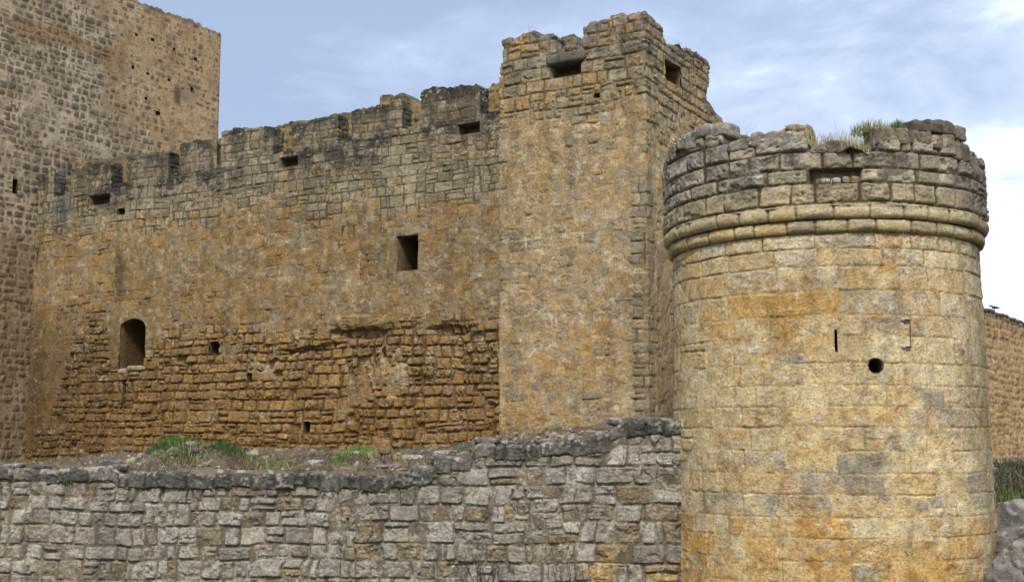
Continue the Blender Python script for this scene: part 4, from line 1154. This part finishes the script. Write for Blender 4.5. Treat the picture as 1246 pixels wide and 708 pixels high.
# tuft growing out of the retaining wall face at the left
a_, z_ = RW.hit(84, 588)
c = RW.pt(a_, z_, .02)
grass('grass_tuft', c, .16, 170, .3, [G1, G2, DK], 431, 'ferny green tuft hanging on the face of the retaining wall near its left end', wid=.009, spread=.8, ez=.4, sod=False)
# loose stones on the terrace
rs = np.random.RandomState(77)
spots = [(u_, t_) for u_, t_ in zip(rs.uniform(150, 735, 46), rs.uniform(.05, .55, 46))]+[(186, .42), (232, .5), (243, .5), (262, .5), (275, .46), (292, .45), (395, .45), (428, .5), (500, .5), (545, .4)]
def place_word(u_):
    for lim, w in ((178, 'left foot of the grassy mound'), (215, 'bright tuft crowning the mound'), (300, 'grassy mound'), (380, 'yellow-green tuft'), (455, 'brightest green tuft'), (530, 'dry straw tuft'), (600, 'large dark coping stone'), (800, 'foot of the square tower')):
        if u_ < lim: return w
    return 'round tower'
kinds = [('white crusted', lin(178, 172, 162)), ('grey', lin(140, 134, 126)), ('brown', lin(128, 108, 86)), ('purplish grey', lin(118, 104, 104))]
ORD = ['leftmost', 'second', 'third', 'fourth', 'fifth', 'sixth', 'seventh', 'eighth', 'ninth', 'tenth', 'eleventh', 'twelfth']
def name_rows(items, pat):
    """items: (object, survey u, kind, place); label each by its order from the left among its like"""
    by = {}
    for it in items: by.setdefault((it[2], it[3]), []).append(it)
    for (kd, pl_), L_ in by.items():
        L_.sort(key=lambda q: q[1])
        for i_, it in enumerate(L_):
            w_ = '' if len(L_) == 1 else (' leftmost one' if i_ == 0 else ' rightmost one' if i_ == len(L_)-1 else ' %s from left' % ORD[i_])
            it[0]['label'] = (pat % (kd, pl_))+(',' + w_ if w_ else '')
items = []
for k, (u_, t_) in enumerate(spots):
    c = terr_at(u_, t_); w = rs.uniform(.06, .17); hh = rs.uniform(.03, .06)
    if k >= 46: w = .3; hh = .075
    kd = kinds[0] if k >= 46 else kinds[rs.randint(1, 4)]
    an = rs.uniform(0, PI); ca, sa = math.cos(an), math.sin(an)
    o = block('loose_stone', None, c+np.array([0, 0, hh*.5]), (w*ca, w*sa, 0), (-w*.7*sa, w*.7*ca, 0), (0, 0, hh), 500+k, kd[1], M_rock, .02, 3.4, .16, .35)
    tag(o, None, 'stone', 'loose stones on the terrace'); items.append((o, u_, kd[0], place_word(u_)))
name_rows(items, '%s stone near the %s')
# gravel and small rubble, beyond counting
rs4 = np.random.RandomState(44); V = []; Fq = []; Cg = []
ico = np.array([(1, 0, 0), (-1, 0, 0), (0, 1, 0), (0, -1, 0), (0, 0, 1), (0, 0, -1), (.7, .7, .5), (-.7, .7, .5), (-.7, -.7, .5), (.7, -.7, .5)])
fc = [(4, 6, 7), (4, 7, 8), (4, 8, 9), (4, 9, 6), (6, 2, 7), (7, 1, 8), (8, 3, 9), (9, 0, 6), (0, 2, 6), (2, 1, 7), (1, 3, 8), (3, 0, 9), (5, 2, 0), (5, 1, 2), (5, 3, 1), (5, 0, 3)]
for k in range(2600):
    i = rs4.randint(60, nx-10); j = 2+int(rs4.rand()**1.5*ny*.8)
    r_s = .012+.045*rs4.rand()**2.5; b = len(V)
    q_ = ico*rs4.uniform(.7, 1.3, ico.shape)*np.array([1.3, 1, .65])*r_s; an = rs4.rand()*6.3; ca, sa = math.cos(an), math.sin(an)
    for p_ in q_: V.append((X[i, j]+p_[0]*ca-p_[1]*sa+rs4.rand()*.0, Y[i, j]+p_[0]*sa+p_[1]*ca, Zt[i, j]+p_[2]+r_s*.25))
    Fq += [(b+a, b+c, b+d) for a, c, d in fc]
    cc = [lin(150, 142, 128), lin(118, 106, 92), lin(186, 180, 168), lin(96, 86, 76)][rs4.randint(4)]; Cg += [cc]*10
tag(mesh('gravel', np.array(V), np.array(Fq), np.array(Cg), M_soil, None, False), 'small rubble and gravel scattered through the terrace earth', 'gravel', None, 'stuff')
# ground cover on the terrace: dry stalks
rs2 = np.random.RandomState(3)
V = []; Fq = []; Cg = []
for k in range(60000):
    u_ = rs2.uniform(120, 740); 
    i = rs2.randint(60, nx-60); j = 1+int(rs2.rand()**1.6*ny*.8)
    x, y, z = X[i, j], Y[i, j], Zt[i, j]
    mo_ = mound[i, j]
    if n1[i, j] < -.15+rs2.rand()*.5 and rs2.rand() > mo_*1.5: continue
    h_ = rs2.uniform(.03, .15); a_ = rs2.rand()*PI; w = .006; l = rs2.randn(2)*h_*.6
    b = len(V); wx, wy = w*math.cos(a_), w*math.sin(a_)
    x += rs2.uniform(-.03, .03); y += rs2.uniform(-.05, .05); V += [(x-wx, y-wy, z-.01), (x+wx, y+wy, z-.01), (x+l[0], y+l[1], z+h_)]; Fq.append((b, b+1, b+2))
    h_ *= 1+mo_*.9; cc = [DRY, lin(120, 96, 84), G2, lin(134, 116, 88)][rs2.randint(4)] if rs2.rand() > .12+mo_*.8 else [G2, G1, DK][rs2.randint(3)]; Cg += [cc]*3
tag(mesh('ground_cover', np.array(V), np.array(Fq), np.array(Cg), M_plant, None, False), 'dry stalks and low weeds scattered over the terrace earth', 'ground cover', None, 'stuff')
# pale root hanging over the coping
c = terr_at(208, .02); 
twig('dry_root', c+np.array([0, -.25, .05]), 9, 2, .55, 'pale dry root trailing over the coping below the grassy mound', 'root', .25, lin(176, 166, 148), .008, dirn=(.7, -.35, -.55))

# on the round tower's top
def drum_top(th, r, dz=0):
    n = -fwd*math.cos(th)+rgt*math.sin(th); c = RC+n*r; return np.array([c[0], c[1], float(fill_z(c[0], c[1]))+.01])
fzf = lambda x, y: float(fill_z(x, y))+.01
for k, (u_, n, hg, rad, cols, lb, dz) in enumerate([
        (899, 90, .26, .16, [G2, DK], 'short green tuft in the gap near the left of the round tower top', .16),
        (878, 40, .14, .2, [DRY, lin(120, 84, 60)], 'rusty dry moss tuft in the left gap of the round tower top', .10),
        (1000, 130, .42, .30, [G3, DRY], 'thin straw grass just right of the ruined stump on the round tower top', .1),
        (1035, 200, .50, .4, [G3, DRY, lin(180, 172, 140)], 'wispy pale grass along the low middle of the round tower top', .1),
        (1066, 170, .36, .34, [G2, G3], 'yellow-green grass left of the tallest tuft on the round tower top', .28),
        (1103, 170, .30, .14, [G1, G2, DK], 'tallest dense green tuft on the round tower top', .42),
        (1085, 110, .22, .3, [G2, G3, DK], 'short olive grass behind the dark stones of the round tower top', .36),
        (992, 70, .18, .12, [DK, G2], 'dark green tuft rooted in the joint beside the ruined stump', -.02)]):
    th_, _ = on_drum(u_, 160, R2)
    c = drum_top(th_, R2-.24 if k != 7 else R2-.10, 0)
    if k in (4, 5): c[2] += .12
    grass('grass_tuft', c, rad, int(n*2.4), hg*(1.45 if k not in (4, 5, 6) else 1.1), cols, 440+k, lb, group='grass tufts on the round tower', wid=.006, zf=(fzf if k not in (4, 5) else None), sod=k not in (4, 5))
for k, (u_, hg, n, lb) in enumerate([(1030, .62, 6, 'sparse tall dry stalks standing over the middle of the round tower'), (1125, .42, 5, 'thin dry stalks behind the highest stones of the round tower'), (888, .42, 5, 'thin dry stalks over the left gap of the round tower')]):
    th_, _ = on_drum(u_, 160, R2); c = drum_top(th_, R2-.5, .15 if k != 1 else .45)
    twig('dry_stalks', c, 60+k, n, hg, lb, 'dry plant', .25, lin(150, 142, 122), .0028, 'dry stalks on the round tower')
# flowering plant on the left rim
th_, _ = on_drum(832, 170, R2); c = drum_top(th_, R2-.2, .22)
grass('flowering_plant', c, .34, 150, .42, [lin(150, 158, 90), lin(120, 138, 70)], 470, 'pale flowering weed on the left rim of the round tower, against the square tower', 'flowering plant', flowers=(lin(214, 208, 150), .8, .018), wid=.005, spread=.5, zf=fzf)
# weeds in the recess of the parapet
th_, zc_ = on_drum(1003, 217, R2-.05)
n_ = -fwd*math.cos(th_)+rgt*math.sin(th_); c_ = RC+n_*(R2-.06)
grass('grass_tuft', (c_[0], c_[1], zr0+.02), .14, 90, .20, [DK, G2, lin(230, 228, 215)], 471, 'dark weeds filling the left of the recess below the round tower parapet', wid=.006, ez=.5)
for k, du in enumerate((0, 14, 26, 37)):
    th_, _ = on_drum(1004+du, 221, R2); n_ = -fwd*math.cos(th_)+rgt*math.sin(th_); e_ = np.array([-n_[1], n_[0], 0]); c_ = RC+n_*(R2-.07)
    o = block('loose_stone', None, (c_[0], c_[1], zr0+.05), e_*[.09, .07, .06, .08][k], (n_[0]*.07, n_[1]*.07, 0), (0, 0, .045+.01*k), 560+k, [lin(190, 184, 170), lin(176, 168, 150), lin(150, 136, 112), lin(140, 120, 92)][k], M_rock, .03, 3, .1, .4)
    tag(o, ['white round pebble left in the weedy parapet recess', 'pale stone second from left in the parapet recess', 'tan stone right of centre in the parapet recess', 'brown stone at the right of the parapet recess'][k], 'stone')
# side shoots at the right edge of the drum
n_ = -fwd*math.cos(1.35)+rgt*math.sin(1.35); c_ = RC+n_*(R2+.03)
twig('dry_stalks', (c_[0], c_[1], rz(236, R2)), 71, 4, .45, 'bare twigs sprouting from the right flank of the round tower', 'dry plant', .3, lin(120, 112, 96), .003, dirn=(.7, 0, .7))
# stalks on the square tower
for k, (pl_, u_, v_, lb) in enumerate(((ST, 640, 38, 'tiny dry stalks on the left merlon of the square tower'), (SR, 832, 56, 'wispy dry stalks on the right-hand merlon of the square tower'))):
    a_, z_ = pl_.hit(u_, v_)
    twig('dry_stalks', pl_.pt(a_, z_-.02, -.15), 80+k, 7, .22, lb, 'dry plant', .5, lin(150, 146, 130), .0025, 'dry stalks on the square tower')

# bare shrubs at the foot of the retaining wall
for k, (u_, lb) in enumerate(((592, 'bare brown shrub low against the retaining wall, left of the other'), (690, 'bare brown shrub low against the retaining wall, nearer the round tower'))):
    a_, z_ = RW.hit(u_, 708)
    gz = float(rough_ground(np.array(RW.pt(a_)[0]), np.array(RW.pt(a_)[1]-.5)))
    twig('bare_shrub', RW.pt(a_, gz, .5), 90+k, 12, 1.15, lb, 'shrub', .42, lin(66, 50, 40), .009, 'bare shrubs under the retaining wall')

# bird on the far wall
a_, z_ = FW.hit(1213, 383)
bp = FW.pt(a_, z_+.15, -.06)
V = []; Fq = []
prof_ = [(-.30, .012, .006), (-.22, .03, .012), (-.10, .055, .05), (0, .065, .065), (.09, .055, .055), (.13, .032, .035), (.17, .036, .036), (.20, .028, .026), (.215, .008, .008), (.25, .003, .003)]
for (x_, w_, h_) in prof_:
    for q in range(10):
        t_ = q*PI/5; V.append((x_, w_*math.cos(t_), .08+h_*math.sin(t_)+(.05 if x_ > .1 else 0)*1.+(x_+.1)*.12))
for k in range(len(prof_)-1):
    for q in range(10): Fq.append((k*10+q, k*10+(q+1) % 10, k*10+10+(q+1) % 10, k*10+10+q))
for sd in (-1, 1):
    b = len(V)
    for (x_, z2) in ((.0, .05), (.012, .05), (.012, -.02), (.0, -.02)): V.append((x_, sd*.025, z2))
    Fq.append((b, b+1, b+2, b+3))
V = np.array(V); V = np.stack([-V[:, 0], V[:, 1], V[:, 2]], 1)
M_bird = plain_mat('black_feathers', (.012, .012, .016), .5)
V = V*.68
tag(mesh('bird', V+bp, np.array(Fq), None, M_bird, None, True, origin=bp), 'small black bird perched low on top of the far reddish wall', 'bird')

# boulders beside the round tower
bl = [(1224, 636, 22.6, .42, .34, .38, lin(110, 105, 100), 'smooth grey-brown boulder leaning against the right flank of the round tower, below the grass'),
      (1236, 655, 22.0, .5, .4, .2, lin(126, 120, 114), 'flat pale boulder under the leaning one'),
      (1234, 688, 21.4, .42, .4, .34, lin(132, 127, 120), 'large white-crusted boulder at the lower right corner'),
      (1216, 672, 22.3, .22, .3, .26, lin(110, 98, 88), 'small dark boulder wedged between the round tower and the white-crusted boulder'),
      (1222, 708, 21.2, .34, .35, .24, lin(122, 114, 106), 'grey boulder at the very bottom against the foot of the round tower'),
      (1262, 640, 22.9, .5, .4, .3, lin(136, 130, 122), 'grey boulder cut by the right edge of the photo beside the grass'),
      (1268, 700, 21.4, .5, .45, .45, lin(128, 120, 112), 'brown-grey boulder cut by the right edge at the bottom')]
for k, (u_, v_, y_, a, b, c, cc, lb) in enumerate(bl):
    d = ray(u_, v_); p_ = EYE+d*(y_/d[1])
    an = .5*k; ca, sa = math.cos(an), math.sin(an)
    o = block('boulder', None, p_, (a*ca, a*sa, .08), (-b*sa, b*ca, -.05), (.04, 0, c), 600+k, cc, M_rock, .02, 4.2, .15, .4, dark=.45)
    tag(o, lb, 'boulder', 'boulders beside the round tower')
# bank behind the boulders: earth body rises to the boulders; grass and rubble above
grass('bank_grass', (11.2, 24.6, 0), 1.75, 5200, .55, [G1, G2, G1, lin(126, 150, 66), G3], 611, 'dense green grass on the bank right of the round tower', 'grass', zf=lambda x, y: float(rough_ground(np.array(x), np.array(y))), wid=.010, kind='stuff', ez=1.1, sod=False)
grass('bank_brush', (11.1, 27.6, 0), 1.9, 2600, .5, [lin(96, 78, 70), DK, lin(84, 66, 56), G2], 613, 'dark brown brush and weeds covering the slope below the far wall', 'brush', zf=lambda x, y: float(rough_ground(np.array(x), np.array(y))), wid=.012, kind='stuff', ez=.9, sod=False, spread=.9)
rs = np.random.RandomState(91)
items = []
for k in range(26):
    x_ = rs.uniform(9.3, 12.2); y_ = rs.uniform(26.2, 29.6); z_ = float(rough_ground(np.array(x_), np.array(y_)))
    w = rs.uniform(.1, .28)
    kd = kinds[rs.randint(1, 4)]
    o = block('loose_stone', None, (x_, y_, z_+w*.25), (w, rs.uniform(-.05, .05), .03), (0, w*.7, 0), (0, 0, w*.45), 620+k, kd[1], M_rock, .04, 2.8, .12, .4)
    tag(o, None, 'stone', 'rubble on the right-hand slope'); items.append((o, project(x_, y_, z_)[0], ('small ' if w < .18 else 'large ')+kd[0], 'high on the slope' if y_ > 28 else 'low by the grass'))
name_rows(items, '%s rubble stone %s')

# ================================================================== light, sky, camera
w = bpy.data.worlds.new('World'); SC.world = w; w.use_nodes = True
nt = w.node_tree; N_ = nt.nodes; Lk = nt.links; bg = N_['Background']
sun_dir = np.array([-.12, -.88, .95]); sun_dir /= np.linalg.norm(sun_dir)
el = math.asin(sun_dir[2]); rot = math.atan2(sun_dir[0], sun_dir[1])
sky = N_.new('ShaderNodeTexSky'); sky.sky_type = 'NISHITA'; sky.sun_disc = False; sky.sun_elevation = el; sky.sun_rotation = rot
sky.air_density = 1.; sky.dust_density = 1.2; sky.ozone_density = 1.5
tc = N_.new('ShaderNodeTexCoord')
mp = N_.new('ShaderNodeMapping'); mp.inputs['Scale'].default_value = (1., 1., 2.6); mp.inputs['Location'].default_value = (.35, .2, .1)
Lk.new(tc.outputs['Generated'], mp.inputs['Vector'])
n1_ = N_.new('ShaderNodeTexNoise'); n1_.inputs['Scale'].default_value = 5.2; n1_.inputs['Detail'].default_value = 8; n1_.inputs['Roughness'].default_value = .58; n1_.inputs['Distortion'].default_value = .3
Lk.new(mp.outputs[0], n1_.inputs['Vector'])
sx = N_.new('ShaderNodeSeparateXYZ'); Lk.new(tc.outputs['Generated'], sx.inputs[0])
# cloud banks are whiter to the right (+x) and towards the horizon
ma = N_.new('ShaderNodeMath'); ma.operation = 'MULTIPLY_ADD'; Lk.new(sx.outputs['X'], ma.inputs[0]); ma.inputs[1].default_value = .52; Lk.new(n1_.outputs['Fac'], ma.inputs[2])
mb = N_.new('ShaderNodeMath'); mb.operation = 'MULTIPLY_ADD'; Lk.new(sx.outputs['Z'], mb.inputs[0]); mb.inputs[1].default_value = -.45; Lk.new(ma.outputs[0], mb.inputs[2])
cr = N_.new('ShaderNodeValToRGB'); e_ = cr.color_ramp.elements
e_[0].position = .30; e_[0].color = (2.9, 3.55, 4.9, 1)
e_[1].position = .66; e_[1].color = (8.2, 8.8, 9.9, 1)
q = cr.color_ramp.elements.new(.42); q.color = (3.7, 4.4, 5.9, 1)
q = cr.color_ramp.elements.new(.53); q.color = (4.9, 5.6, 7.1, 1)
mc = N_.new('ShaderNodeMath'); mc.operation = 'MULTIPLY_ADD'; mc.use_clamp = False
my = N_.new('ShaderNodeMath'); my.operation = 'MINIMUM'; Lk.new(sx.outputs['Y'], my.inputs[0]); my.inputs[1].default_value = .3
Lk.new(my.outputs[0], mc.inputs[0]); mc.inputs[1].default_value = -.5; Lk.new(mb.outputs[0], mc.inputs[2])  # whitens the unseen sky behind the camera, added for its light
md_ = N_.new('ShaderNodeMath'); md_.operation = 'ADD'; Lk.new(mc.outputs[0], md_.inputs[0]); md_.inputs[1].default_value = .15
Lk.new(md_.outputs[0], cr.inputs[0])
mx = N_.new('ShaderNodeMix'); mx.data_type = 'RGBA'; mx.inputs[0].default_value = .8
Lk.new(sky.outputs[0], mx.inputs[6]); Lk.new(cr.outputs[0], mx.inputs[7])
Lk.new(mx.outputs[2], bg.inputs['Color']); bg.inputs['Strength'].default_value = .1
sl = bpy.data.lights.new('sun', 'SUN'); sl.energy = 2.5; sl.angle = math.radians(10); sl.color = (1, .94, .84)
so_ = bpy.data.objects.new('sun', sl); COL.objects.link(so_)
from mathutils import Vector
so_.rotation_euler = Vector([float(-x) for x in sun_dir]).to_track_quat('-Z', 'Y').to_euler()
so_.location = (-5, -15, 30)
cam = bpy.data.cameras.new('camera'); co = bpy.data.objects.new('camera', cam); COL.objects.link(co)
co.location = EYE; co.rotation_euler = (PI/2+PITCH, 0, 0)
cam.sensor_width = 36; cam.lens = F/1246*36; cam.clip_end = 5000; cam.clip_start = .1
SC.camera = co
SC.view_settings.view_transform = 'Standard'; SC.view_settings.look = 'None'; SC.view_settings.gamma = 1
SC.view_settings.exposure = .68
SC.render.resolution_x = 1024; SC.render.resolution_y = 581
